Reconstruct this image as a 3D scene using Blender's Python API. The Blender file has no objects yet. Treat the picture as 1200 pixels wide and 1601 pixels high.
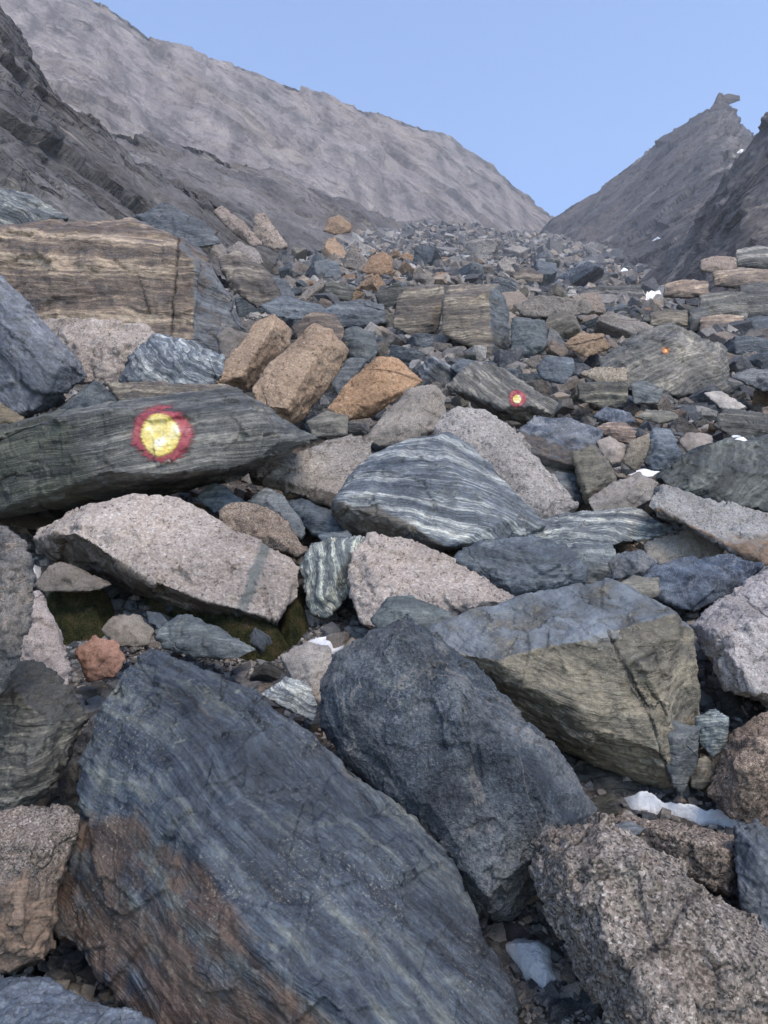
import bpy, bmesh, math, random
import numpy as np
from mathutils import Vector, Euler
from mathutils.bvhtree import BVHTree
R = math.radians
random.seed(7)
scene = bpy.context.scene
COL = scene.collection

# ------------------------------------------------------------------ camera, sky, sun, exposure
F = 1232.0            # focal length in photograph pixels (1200 x 1601)
PITCH = R(6.0)
cam = bpy.data.cameras.new('camera'); camo = bpy.data.objects.new('camera', cam); COL.objects.link(camo)
cam.sensor_fit = 'VERTICAL'; cam.sensor_height = 24.0; cam.lens = 24.0 * F / 1601.0
cam.clip_start = 0.05; cam.clip_end = 5000
camo.location = (0, 0, 0); camo.rotation_euler = (R(90) + PITCH, 0, 0)
scene.camera = camo

SUN_EL, SUN_AZ = R(52), R(150)           # azimuth from +Y clockwise: high behind the camera, a broad soft light into the shaded gully
world = bpy.data.worlds.new('World'); scene.world = world; world.use_nodes = True
wn = world.node_tree.nodes; wl = world.node_tree.links
sky = wn.new('ShaderNodeTexSky'); sky.sky_type = 'NISHITA'; sky.sun_disc = False
sky.sun_elevation = SUN_EL; sky.sun_rotation = SUN_AZ
sky.altitude = 2500; sky.air_density = 1.1; sky.dust_density = 2.5; sky.ozone_density = 3.0
bg = wn.get('Background') or wn.new('ShaderNodeBackground'); bg.inputs[1].default_value = 0.15
wl.new(sky.outputs[0], bg.inputs[0])
wo = wn.get('World Output') or wn.new('ShaderNodeOutputWorld'); wl.new(bg.outputs[0], wo.inputs[0])
sun = bpy.data.lights.new('sun', 'SUN'); suno = bpy.data.objects.new('sun', sun); COL.objects.link(suno)
sun.energy = 1.5; sun.angle = R(32); sun.color = (1.0, 0.87, 0.70)
sd = Vector((math.sin(SUN_AZ) * math.cos(SUN_EL), math.cos(SUN_AZ) * math.cos(SUN_EL), math.sin(SUN_EL)))
suno.rotation_euler = (-sd).to_track_quat('-Z', 'Y').to_euler(); suno.location = (0, 0, 300)
scene.view_settings.view_transform = 'Standard'; scene.view_settings.look = 'None'
scene.view_settings.exposure = 1.42; scene.view_settings.gamma = 1.0
scene.cycles.max_bounces = 6; scene.cycles.diffuse_bounces = 3

# ------------------------------------------------------------------ geometry of the place
SL = math.tan(R(24.5))
FW = np.array([0, math.cos(PITCH), math.sin(PITCH)]); UP = np.array([0, -math.sin(PITCH), math.cos(PITCH)])
def ray(px, py):
    return FW + np.array([(px - 600) / F, 0, 0]) + UP * ((800.5 - py) / F)
def P(px, py, Y):
    d = ray(px, py); return d * (Y / d[1])
def proj(p):
    p = np.asarray(p); z = p @ FW
    return 600 + F * p[0] / z, 800.5 - F * (p @ UP) / z

# vectorised noise -------------------------------------------------
def _hash(ix, iy, iz, s):
    h = (ix.astype(np.int64) * 73856093) ^ (iy.astype(np.int64) * 19349663) ^ (iz.astype(np.int64) * 83492791) ^ (s * 2654435761)
    h = (h ^ (h >> 13)) * 1274126177; h &= 0x7fffffff
    h = (h ^ (h >> 15)) * 1103515245; h &= 0x7fffffff
    return h ^ (h >> 11)
def perlin(p, s=0):
    i = np.floor(p).astype(np.int64); f = p - i
    u = f * f * f * (f * (f * 6 - 15) + 10)
    out = np.zeros(len(p))
    for dx in (0, 1):
        wx = u[:, 0] if dx else 1 - u[:, 0]
        for dy in (0, 1):
            wy = u[:, 1] if dy else 1 - u[:, 1]
            for dz in (0, 1):
                wz = u[:, 2] if dz else 1 - u[:, 2]
                h = _hash(i[:, 0] + dx, i[:, 1] + dy, i[:, 2] + dz, s)
                gx = ((h & 255) / 127.5 - 1); gy = (((h >> 8) & 255) / 127.5 - 1); gz = (((h >> 16) & 255) / 127.5 - 1)
                out += wx * wy * wz * (gx * (f[:, 0] - dx) + gy * (f[:, 1] - dy) + gz * (f[:, 2] - dz))
    return out
def fbm(p, o=4, s=0, g=0.5):
    a, t = 1.0, np.zeros(len(p))
    for k in range(o):
        t += a * perlin(p, s + k); p = p * 2.03 + 11.7; a *= g
    return t
def facet(p, s=0):
    """piecewise planar noise: every Voronoi cell carries its own tilted plane (broken faces)"""
    i = np.floor(p - .5).astype(np.int64)
    best = np.full(len(p), 1e9); val = np.zeros(len(p))
    for dx in (0, 1):
        for dy in (0, 1):
            for dz in (0, 1):
                cx, cy, cz = i[:, 0] + dx, i[:, 1] + dy, i[:, 2] + dz
                h = _hash(cx, cy, cz, s); h2 = _hash(cx, cy, cz, s + 91)
                q = np.stack([cx + (h & 1023) / 1023., cy + ((h >> 10) & 1023) / 1023., cz + ((h >> 20) & 1023) / 1023.], 1)
                d = p - q; dd = (d * d).sum(1)
                g = np.stack([(h2 & 255) / 127.5 - 1, ((h2 >> 8) & 255) / 127.5 - 1, ((h2 >> 16) & 255) / 127.5 - 1], 1)
                v = (d * g).sum(1) + ((h2 >> 4) & 63) / 63. * .5 - .25
                m = dd < best; best[m] = dd[m]; val[m] = v[m]
    return val
def sstep(a, b, x):
    t = np.clip((x - a) / (b - a), 0, 1); return t * t * (3 - 2 * t)

def G_arr(x, y):
    x = np.asarray(x, float); y = np.asarray(y, float)
    z = SL * y - 1.6
    yy = np.maximum(y, 0)
    z = z - .20 * sstep(3.3, 4.2, y) * (1 - sstep(7, 11, y)) + 0.36 * np.maximum(0, -x - (4.0 + .10 * yy)) - .16 * np.maximum(0, x - .08 * yy) * sstep(12, 45, y)
    z = z + 10.0 * sstep(55, 270, y)                     # the gully steepens towards the notch
    p = np.stack([x, y, np.zeros_like(x)], -1).reshape(-1, 3)
    n = fbm(p * .09 + 3.3, 4, 5).reshape(x.shape)
    amp = .25 + np.minimum(yy, 150) * .018
    far = sstep(6, 25, y)
    return z + n * amp * far
def G(x, y): return float(G_arr(np.array([x]), np.array([y]))[0])
def ground_Y(px, py, y0=0.9, y1=300):
    d = ray(px, py)
    ys = np.geomspace(y0, y1, 260); t = ys / d[1]
    gz = G_arr(d[0] * t, ys); below = d[2] * t < gz
    if not below.any(): return None
    k = int(np.argmax(below))
    if k == 0: return float(ys[0])
    e = d[2] * t - gz; w = e[k - 1] / (e[k - 1] - e[k])
    return float(ys[k - 1] + (ys[k] - ys[k - 1]) * w)

def ground_Y_arr(px, py, y0=0.9, y1=230, n=150):
    px = np.asarray(px, float); py = np.asarray(py, float); out = np.full(len(px), np.nan)
    ys = np.geomspace(y0, y1, n)
    for k in range(0, len(px), 1500):
        a, b = px[k:k + 1500], py[k:k + 1500]
        dy = FW[1] + UP[1] * (800.5 - b) / F; dx = (a - 600) / F / dy; dz = (FW[2] + UP[2] * (800.5 - b) / F) / dy
        e = dz[:, None] * ys - G_arr(dx[:, None] * ys, np.broadcast_to(ys, (len(a), n)))
        bl = e < 0; i = np.argmax(bl, 1); ok = bl.any(1); j = np.maximum(i, 1); r = np.arange(len(a))
        w = e[r, j - 1] / (e[r, j - 1] - e[r, j] + 1e-12)
        o = ys[j - 1] + (ys[j] - ys[j - 1]) * np.clip(w, 0, 1); o[~ok] = np.nan; out[k:k + 1500] = o
    return out

# ------------------------------------------------------------------ node helpers
class NT:
    def __init__(s, name):
        s.m = bpy.data.materials.new(name); s.m.use_nodes = True
        s.t = s.m.node_tree; s.t.nodes.clear()
    def n(s, typ, **kw):
        nd = s.t.nodes.new(typ)
        for k, v in kw.items(): setattr(nd, k, v)
        return nd
    def put(s, sock, v):
        if isinstance(v, bpy.types.NodeSocket): s.t.links.new(v, sock)
        elif isinstance(v, (tuple, list)) and sock.type == 'RGBA' and len(v) == 3: sock.default_value = (*v, 1)
        else: sock.default_value = v
    def obj(s): return s.n('ShaderNodeTexCoord').outputs['Object']
    def map(s, v, rot=(0, 0, 0), sc=(1, 1, 1), loc=(0, 0, 0)):
        m = s.n('ShaderNodeMapping'); s.put(m.inputs[0], v); m.inputs[1].default_value = loc
        m.inputs[2].default_value = rot; m.inputs[3].default_value = sc; return m.outputs[0]
    def noise(s, v, sc, det=5, ro=.55, dist=0, col=False):
        m = s.n('ShaderNodeTexNoise'); s.put(m.inputs['Vector'], v); m.inputs['Scale'].default_value = sc
        m.inputs['Detail'].default_value = det; m.inputs['Roughness'].default_value = ro; m.inputs['Distortion'].default_value = dist
        return m.outputs['Color' if col else 'Fac']
    def voro(s, v, sc, feature='F1', out='Color', rnd=1):
        m = s.n('ShaderNodeTexVoronoi', feature=feature); s.put(m.inputs['Vector'], v); m.inputs['Scale'].default_value = sc
        m.inputs['Randomness'].default_value = rnd; return m.outputs[out]
    def ramp(s, f, st, mode='LINEAR'):
        r = s.n('ShaderNodeValToRGB'); cr = r.color_ramp; cr.interpolation = mode
        while len(cr.elements) < len(st): cr.elements.new(.5)
        for e, (p, c) in zip(cr.elements, st):
            e.position = p; e.color = (c, c, c, 1) if isinstance(c, (int, float)) else (*c, 1)
        s.put(r.inputs[0], f); return r.outputs[0]
    def mix(s, f, a, b, mode='MIX'):
        m = s.n('ShaderNodeMix', data_type='RGBA', blend_type=mode); s.put(m.inputs[0], f); s.put(m.inputs[6], a); s.put(m.inputs[7], b)
        return m.outputs[2]
    def ma(s, op, a, b=0.0, c=None, clamp=False):
        m = s.n('ShaderNodeMath', operation=op, use_clamp=clamp); s.put(m.inputs[0], a); s.put(m.inputs[1], b)
        if c is not None: s.put(m.inputs[2], c)
        return m.outputs[0]
    def vadd(s, a, b):
        m = s.n('ShaderNodeVectorMath', operation='ADD'); s.put(m.inputs[0], a); s.put(m.inputs[1], b); return m.outputs[0]
    def vmul(s, a, k):
        m = s.n('ShaderNodeVectorMath', operation='SCALE'); s.put(m.inputs[0], a); m.inputs['Scale'].default_value = k; return m.outputs[0]
    def attr(s, name, out='Fac'): return s.n('ShaderNodeAttribute', attribute_name=name).outputs[out]
    def bump(s, h, strength, dist, nrm=None):
        b = s.n('ShaderNodeBump'); s.put(b.inputs['Height'], h); b.inputs['Strength'].default_value = strength
        b.inputs['Distance'].default_value = dist
        if nrm is not None: s.put(b.inputs['Normal'], nrm)
        return b.outputs[0]
    def out(s, col, rough=.85, nrm=None, spec=.3, alpha=None):
        b = s.n('ShaderNodeBsdfPrincipled'); s.put(b.inputs['Base Color'], col); s.put(b.inputs['Roughness'], rough)
        b.inputs['Specular IOR Level'].default_value = spec
        if nrm is not None: s.put(b.inputs['Normal'], nrm)
        o = s.n('ShaderNodeOutputMaterial'); sh = b.outputs[0]
        if alpha is not None:
            t = s.n('ShaderNodeBsdfTransparent'); x = s.n('ShaderNodeMixShader')
            s.put(x.inputs[0], alpha); s.t.links.new(t.outputs[0], x.inputs[1]); s.t.links.new(sh, x.inputs[2]); sh = x.outputs[0]
        s.t.links.new(sh, o.inputs[0]); return s.m

def rot_to_z(d):
    return tuple(Vector(d).normalized().rotation_difference(Vector((0, 0, 1))).to_euler())

# kind: (ramp of colours from dark to light, band frequency, warp, grain amount)
BANDED = {
 'gneiss':  ([(.26, (.030, .036, .046)), (.42, (.070, .080, .094)), (.52, (.13, .14, .15)), (.56, (.30, .30, .285)), (.62, (.17, .18, .19)), (.66, (.42, .41, .37)), (.76, (.50, .48, .43))], 17, .26),
 'schist':  ([(.28, (.028, .029, .029)), (.45, (.062, .063, .061)), (.56, (.115, .112, .105)), (.66, (.20, .19, .17)), (.8, (.33, .31, .27))], 18, .12),
 'slate':   ([(.25, (.034, .040, .048)), (.46, (.074, .083, .094)), (.60, (.13, .137, .144)), (.8, (.27, .27, .265))], 7, .25),
 'brown':   ([(.28, (.045, .038, .034)), (.44, (.105, .083, .07)), (.54, (.17, .135, .105)), (.60, (.28, .232, .178)), (.74, (.42, .36, .285))], 9, .16),
 'blue':    ([(.22, (.018, .024, .036)), (.38, (.050, .064, .088)), (.50, (.105, .125, .155)), (.60, (.175, .19, .205)), (.70, (.26, .26, .23)), (.82, (.38, .375, .34))], 8, .22),
 'olive':   ([(.28, (.06, .056, .046)), (.46, (.125, .115, .093)), (.60, (.18, .163, .128)), (.76, (.27, .245, .195))], 9, .2),
}
SPECKLED = {
 'granite': [(0, (.07, .065, .065)), (.14, (.12, .11, .11)), (.20, (.27, .245, .22)), (.5, (.35, .315, .28)), (.8, (.43, .395, .36)), (1, (.58, .54, .49))],
 'pink':    [(0, (.08, .07, .065)), (.12, (.14, .12, .11)), (.18, (.30, .25, .215)), (.5, (.38, .315, .27)), (.8, (.45, .39, .34)), (1, (.58, .53, .48))],
 'tan':     [(0, (.13, .09, .06)), (.12, (.20, .14, .095)), (.2, (.36, .245, .165)), (.55, (.44, .31, .21)), (.85, (.52, .39, .28)), (1, (.62, .51, .40))],
 'coarse':  [(0, (.03, .029, .028)), (.26, (.06, .056, .052)), (.36, (.15, .128, .11)), (.58, (.24, .20, .17)), (.82, (.34, .295, .255)), (1, (.56, .51, .45))],
 'red':     [(0, (.12, .06, .045)), (.2, (.27, .13, .09)), (.6, (.36, .19, .13)), (1, (.5, .36, .28))],
}
MATS = {}
def rockmat(kind, d=(0, .3, 1), size=1.0, tint=(1, 1, 1), stain=None, seed=0, lichen=.35, vein=None):
    key = (kind, d, round(math.log2(size)), tint, stain, seed, lichen, vein)
    if key in MATS: return MATS[key]
    t = NT('rock_' + kind)
    rs = random.Random(seed * 77 + 5)
    off = tuple(rs.uniform(-40, 40) for _ in range(3))
    info = t.n('ShaderNodeObjectInfo')
    o = t.vadd(t.vadd(t.obj(), off), t.vmul(info.outputs['Random'], 37.0))
    k = 1.0 / size                                   # pattern frequency follows the size of the rock
    o = t.vmul(o, k)
    big = t.noise(o, 2.2, 5, .6)
    mid = t.noise(o, 9, 6, .62)
    grain = t.noise(o, 95, 3, .7)
    v = t.map(o, rot_to_z(d))
    if kind in BANDED:
        ramp, bf, warp = BANDED[kind]
        w = t.vmul(t.vadd(t.noise(v, 1.6, 3, .5, col=True), (-.5, -.5, -.5)), warp)
        vw = t.vadd(v, w)
        b1 = t.noise(t.map(vw, sc=(.9, .9, bf)), 1.0, 5, .62)
        b2 = t.noise(t.map(vw, sc=(3.5, 3.5, bf * 5)), 1.0, 5, .65)
        f = t.ma('ADD', t.ma('MULTIPLY', b1, .62), t.ma('MULTIPLY', b2, .38))
        f = t.ma('ADD', f, t.ma('MULTIPLY', t.ma('SUBTRACT', mid, .5), .22))
        if kind == 'blue': f = t.ma('ADD', f, t.ma('MULTIPLY', t.ma('SUBTRACT', t.noise(t.map(vw, sc=(2.2, 2.2, 20)), 1.0, 7, .68), .5), .75))
        f = t.ma('MULTIPLY_ADD', t.ma('SUBTRACT', f, .5), 1.7, .5)
        col = t.ramp(f, ramp)
        fl = t.noise(t.map(vw, sc=(26, 26, 70)), 1.0, 4, .65)     # flecks along the layering
        col = t.mix(1.0, col, t.ramp(fl, [(.32, .62), (.5, 1.0), (.66, 1.45)]), 'MULTIPLY')
        hb = t.ma('ADD', t.ma('ADD', t.ma('MULTIPLY', b2, .5), t.ma('MULTIPLY', b1, .4)), t.ma('MULTIPLY', mid, .5))
        spec = .5; ro = t.ramp(mid, [(.3, .48), (.7, .78)])
    elif kind == 'dark':
        f = t.ma('ADD', t.ma('MULTIPLY', t.noise(o, 5, 10, .68, .4), .7), t.ma('MULTIPLY', grain, .3))
        f = t.ma('MULTIPLY_ADD', t.ma('SUBTRACT', f, .5), 1.5, .5)
        col = t.ramp(f, [(.34, (.016, .021, .030)), (.47, (.045, .055, .068)), (.56, (.095, .108, .12)), (.65, (.19, .195, .195)), (.75, (.34, .32, .29))])
        pat = t.ramp(t.noise(o, 2.7, 6, .6, .8), [(.44, 0.0), (.58, 1.0)])
        col = t.mix(t.ma('MULTIPLY', t.ma('MULTIPLY', pat, t.ramp(t.noise(o, 42, 5, .7), [(.38, .1), (.6, 1.0)])), .75), col, t.mix(grain, (.11, .105, .10), (.36, .35, .33)))
        vein = t.ramp(t.ma('ABSOLUTE', t.ma('SUBTRACT', t.noise(o, 1.9, 5, .55, 1.2), .5)), [(.0, 1.0), (.011, 0.0)])
        col = t.mix(t.ma('MULTIPLY', vein, .6), col, (.36, .30, .25))
        hb = t.ma('ADD', f, t.ma('MULTIPLY', mid, .8)); spec = .5; ro = t.ramp(mid, [(.3, .45), (.7, .78)])
    else:
        gs = {'coarse': 140, 'tan': 110}.get(kind, 150)
        wv = t.vadd(o, t.vmul(t.noise(o, gs * 1.1, 3, .6, col=True), 1.6 / gs))
        c1 = t.n('ShaderNodeSeparateColor'); t.put(c1.inputs[0], t.voro(wv, gs, out='Color'))
        c2 = t.n('ShaderNodeSeparateColor'); t.put(c2.inputs[0], t.voro(wv, gs * .45, out='Color'))
        f = t.ma('ADD', t.ma('MULTIPLY', c1.outputs[0], .62), t.ma('MULTIPLY', c2.outputs[1], .38))
        f = t.ma('ADD', f, t.ma('MULTIPLY', t.ma('SUBTRACT', mid, .5), .5))
        col = t.ramp(f, SPECKLED[kind])
        # a rusty or grey bloom in broad patches, faint layering
        lay = t.noise(t.map(v, sc=(1.2, 1.2, 8)), 1.5, 5, .6)
        patch = t.ramp(lay, [(.42, 0.0), (.68, 1.0)])
        col = t.mix(t.ma('MULTIPLY', patch, .45), col, t.mix(.5, col, (.27, .19, .13) if kind in ('tan', 'coarse', 'red') else (.30, .235, .19)))
        hb = t.ma('ADD', t.ma('MULTIPLY', c1.outputs[0], .22), t.ma('ADD', mid, t.ma('MULTIPLY', lay, .6))); spec = .25; ro = .88
    # broad value changes that belong to the stone
    col = t.mix(1.0, col, t.ramp(big, [(.28, .62), (.5, 1.0), (.74, 1.28)]), 'MULTIPLY')
    col = t.mix(1.0, col, t.ramp(grain, [(.25, .72), (.75, 1.26)]), 'MULTIPLY')
    col = t.mix(1.0, col, t.ramp(info.outputs['Random'], [(0, .76), (1, .98)]), 'MULTIPLY')
    if tint != (1, 1, 1): col = t.mix(1.0, col, tint, 'MULTIPLY')
    if stain:  # rust and face colours, also shade painted on some undersides
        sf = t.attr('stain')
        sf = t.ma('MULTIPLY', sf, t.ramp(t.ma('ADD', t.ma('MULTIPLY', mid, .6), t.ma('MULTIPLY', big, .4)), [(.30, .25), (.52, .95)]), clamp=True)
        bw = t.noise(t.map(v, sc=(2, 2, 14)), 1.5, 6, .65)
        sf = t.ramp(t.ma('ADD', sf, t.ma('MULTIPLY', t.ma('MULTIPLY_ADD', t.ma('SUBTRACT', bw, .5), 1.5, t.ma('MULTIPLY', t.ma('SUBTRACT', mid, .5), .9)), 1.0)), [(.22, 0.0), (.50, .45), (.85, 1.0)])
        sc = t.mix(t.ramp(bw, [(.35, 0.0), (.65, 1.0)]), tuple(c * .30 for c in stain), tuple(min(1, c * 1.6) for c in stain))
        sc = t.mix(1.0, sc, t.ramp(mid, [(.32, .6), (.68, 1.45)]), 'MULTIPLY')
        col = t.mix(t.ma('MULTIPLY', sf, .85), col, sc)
    if vein:
        vf = t.ma('MULTIPLY', t.attr('vein'), t.ramp(mid, [(.25, .35), (.5, 1.0)]), clamp=True)
        col = t.mix(t.ma('MULTIPLY', vf, .85), col, vein)
    # black and pale lichen specks
    if lichen > 0:
        l1 = t.ma('MULTIPLY', t.ramp(t.noise(o, 34, 4, .6), [(.60, 0.0), (.68, 1.0)]), t.ramp(t.noise(o, 3.1, 3, .5), [(.48, 0.0), (.64, 1.0)]))
        col = t.mix(t.ma('MULTIPLY', l1, lichen * 1.5, clamp=True), col, (.035, .033, .032))
        l2 = t.ma('MULTIPLY', t.ramp(t.noise(t.vadd(o, (9, 3, 5)), 26, 5, .65), [(.58, 0.0), (.66, 1.0)]), t.ramp(t.noise(t.vadd(o, (4, 8, 1)), 2.6, 3, .5), [(.52, 0.0), (.66, 1.0)]))
        col = t.mix(t.ma('MULTIPLY', l2, lichen, clamp=True), col, (.34, .34, .25))
        l3 = t.ma('MULTIPLY', t.ramp(t.noise(t.vadd(o, (1, 5, 2)), 120, 5, .75), [(.55, 0.0), (.66, 1.0)]), t.ramp(t.noise(t.vadd(o, (3, 1, 6)), 3.4, 5, .6), [(.44, .1), (.62, 1.0)]))
        col = t.mix(t.ma('MULTIPLY', l3, .5 if kind in BANDED or kind == 'dark' else .35), col, (.36, .35, .29))
    cl = t.ma('ABSOLUTE', t.ma('SUBTRACT', t.noise(t.map(v, sc=(1, 1, 1.7)), 1.1, 1.2, .35, 0), .5))
    crack = t.ramp(cl, [(.0, 0.0), (.006, 1.0)])
    gate = t.ramp(t.noise(t.vadd(o, (2, 7, 7)), 1.7, 2, .5), [(.56, 1.0), (.62, 0.0)])
    crack = t.ma('MAXIMUM', crack, gate)
    col = t.mix(t.ma('MULTIPLY', t.ma('SUBTRACT', 1.0, crack), .45), col, (.02, .02, .02))
    h = t.ma('ADD', t.ma('ADD', hb, t.ma('MULTIPLY', grain, .16)), t.ma('MULTIPLY', crack, .5))
    n = t.bump(h, .9, .034 * size)
    MATS[key] = t.out(col, ro, n, spec); return MATS[key]

# ------------------------------------------------------------------ mesh helpers
def link(o, label=None, cat=None, group=None, kind=None, parent=None):
    COL.objects.link(o)
    if label: o['label'] = label
    if cat: o['category'] = cat
    if group: o['group'] = group
    if kind: o['kind'] = kind
    if parent: o.parent = parent
    return o
def hull_bm(pts, chops=0, cdepth=.05, rs=random):
    bm = bmesh.new()
    for p in pts: bm.verts.new(p)
    def rehull():
        r = bmesh.ops.convex_hull(bm, input=bm.verts[:], use_existing_faces=False)
        junk = [e for e in r['geom_interior'] + r['geom_unused'] if isinstance(e, bmesh.types.BMVert)]
        if junk: bmesh.ops.delete(bm, geom=list(set(junk)), context='VERTS')
    rehull()
    if chops:
        co = np.array([v.co[:] for v in bm.verts]); size = np.linalg.norm(co.max(0) - co.min(0))
        for _ in range(chops):
            n = Vector((rs.gauss(0, 1), rs.gauss(0, 1), rs.gauss(0, 1))).normalized()
            h = max(v.co.dot(n) for v in bm.verts) - size * cdepth * rs.uniform(.3, 1)
            bmesh.ops.bisect_plane(bm, geom=bm.verts[:] + bm.edges[:] + bm.faces[:], plane_co=n * h, plane_no=n, clear_outer=True)
            co2 = [v.co.copy() for v in bm.verts]; bm.clear()
            for c in co2: bm.verts.new(c)
            bmesh.ops.remove_doubles(bm, verts=bm.verts[:], dist=size * .002)
            rehull()
    bmesh.ops.recalc_face_normals(bm, faces=bm.faces[:])
    return bm
def remesh(bms, voxel):
    me = bpy.data.meshes.new('tmp')
    bm = bms[0]
    for b in bms[1:]:
        m2 = bpy.data.meshes.new('t2'); b.to_mesh(m2); bm.from_mesh(m2); bpy.data.meshes.remove(m2)
    bm.to_mesh(me)
    for b in bms: b.free()
    ob = bpy.data.objects.new('tmp', me); TMP.objects.link(ob)
    md = ob.modifiers.new('r', 'REMESH'); md.mode = 'VOXEL'; md.voxel_size = voxel
    dg = bpy.context.evaluated_depsgraph_get(); dg.update()
    out = bpy.data.meshes.new_from_object(ob.evaluated_get(dg))
    bpy.data.objects.remove(ob); bpy.data.meshes.remove(me)
    return out
TMP = bpy.data.collections.new('work'); COL.children.link(TMP)

def rough_up(me, size, seed, amp=1.0, strata=None, samp=0.0, sfreq=10, stain_dir=None, stain_lim=(.35, .75), smooth=False, stain_fn=None):
    n = len(me.vertices)
    co = np.empty(n * 3, np.float32); me.vertices.foreach_get('co', co); co = co.reshape(-1, 3).astype(float)
    nr = np.empty(n * 3, np.float32); me.vertices.foreach_get('normal', nr); nr = nr.reshape(-1, 3).astype(float)
    q = co / size + seed * 7.31
    qw = q + .03 * np.stack([fbm(q * 3 + 5, 2, seed + 2)] * 3, 1)
    d = .030 * fbm(q * 1.7, 2, seed) + .030 * facet(qw * 3.1, seed + 3) + .020 * facet(qw * 7.5 + 4, seed + 5) + .008 * facet(qw * 19 + 4, seed + 6)
    d += .022 * fbm(q * 6.5, 5, seed + 9, .6)
    cr = perlin(q * 2.6 + .35 * np.stack([perlin(q * 6, seed + 1)] * 3, 1), seed + 21)
    d -= .018 * np.exp(-(cr / .018) ** 2) * sstep(-.05, .15, perlin(q * 1.9 + 9, seed + 8))
    d *= amp
    if strata is not None:
        s = np.array(strata, float); s /= np.linalg.norm(s)
        w = co @ s / size * sfreq + .35 * perlin(q * 1.4, seed + 31); w = w + .9 * perlin(np.stack([w * .45, 0 * w, 0 * w], 1), seed + 32)
        st = perlin(np.stack([np.floor(w) * 3.7 + .5, q[:, 0] * 1.1, q[:, 1] * 1.1 + q[:, 2]], 1), seed + 33)
        fr = w - np.floor(w); lay = _hash(np.round(w).astype(np.int64), np.zeros(n, np.int64), np.zeros(n, np.int64), seed) % 100 / 100.
        st = st - .55 * np.exp(-(np.minimum(fr, 1 - fr) / .10) ** 2) * (lay > .72) * sstep(-.15, .2, perlin(q * 1.3 + 5, seed + 35))
        side = 1 - np.abs(nr @ s) ** 2
        d += .6 * samp * st * side
    co2 = co + nr * (d * size)[:, None]
    me.vertices.foreach_set('co', co2.astype(np.float32).ravel())
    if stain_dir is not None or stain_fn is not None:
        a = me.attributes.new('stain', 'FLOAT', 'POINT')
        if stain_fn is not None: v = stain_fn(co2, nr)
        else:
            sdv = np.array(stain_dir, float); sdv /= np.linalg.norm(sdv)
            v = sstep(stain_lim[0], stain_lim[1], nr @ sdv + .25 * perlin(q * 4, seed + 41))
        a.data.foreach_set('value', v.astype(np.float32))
    me.polygons.foreach_set('use_smooth', np.ones(len(me.polygons), bool))
    me.update()

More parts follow.
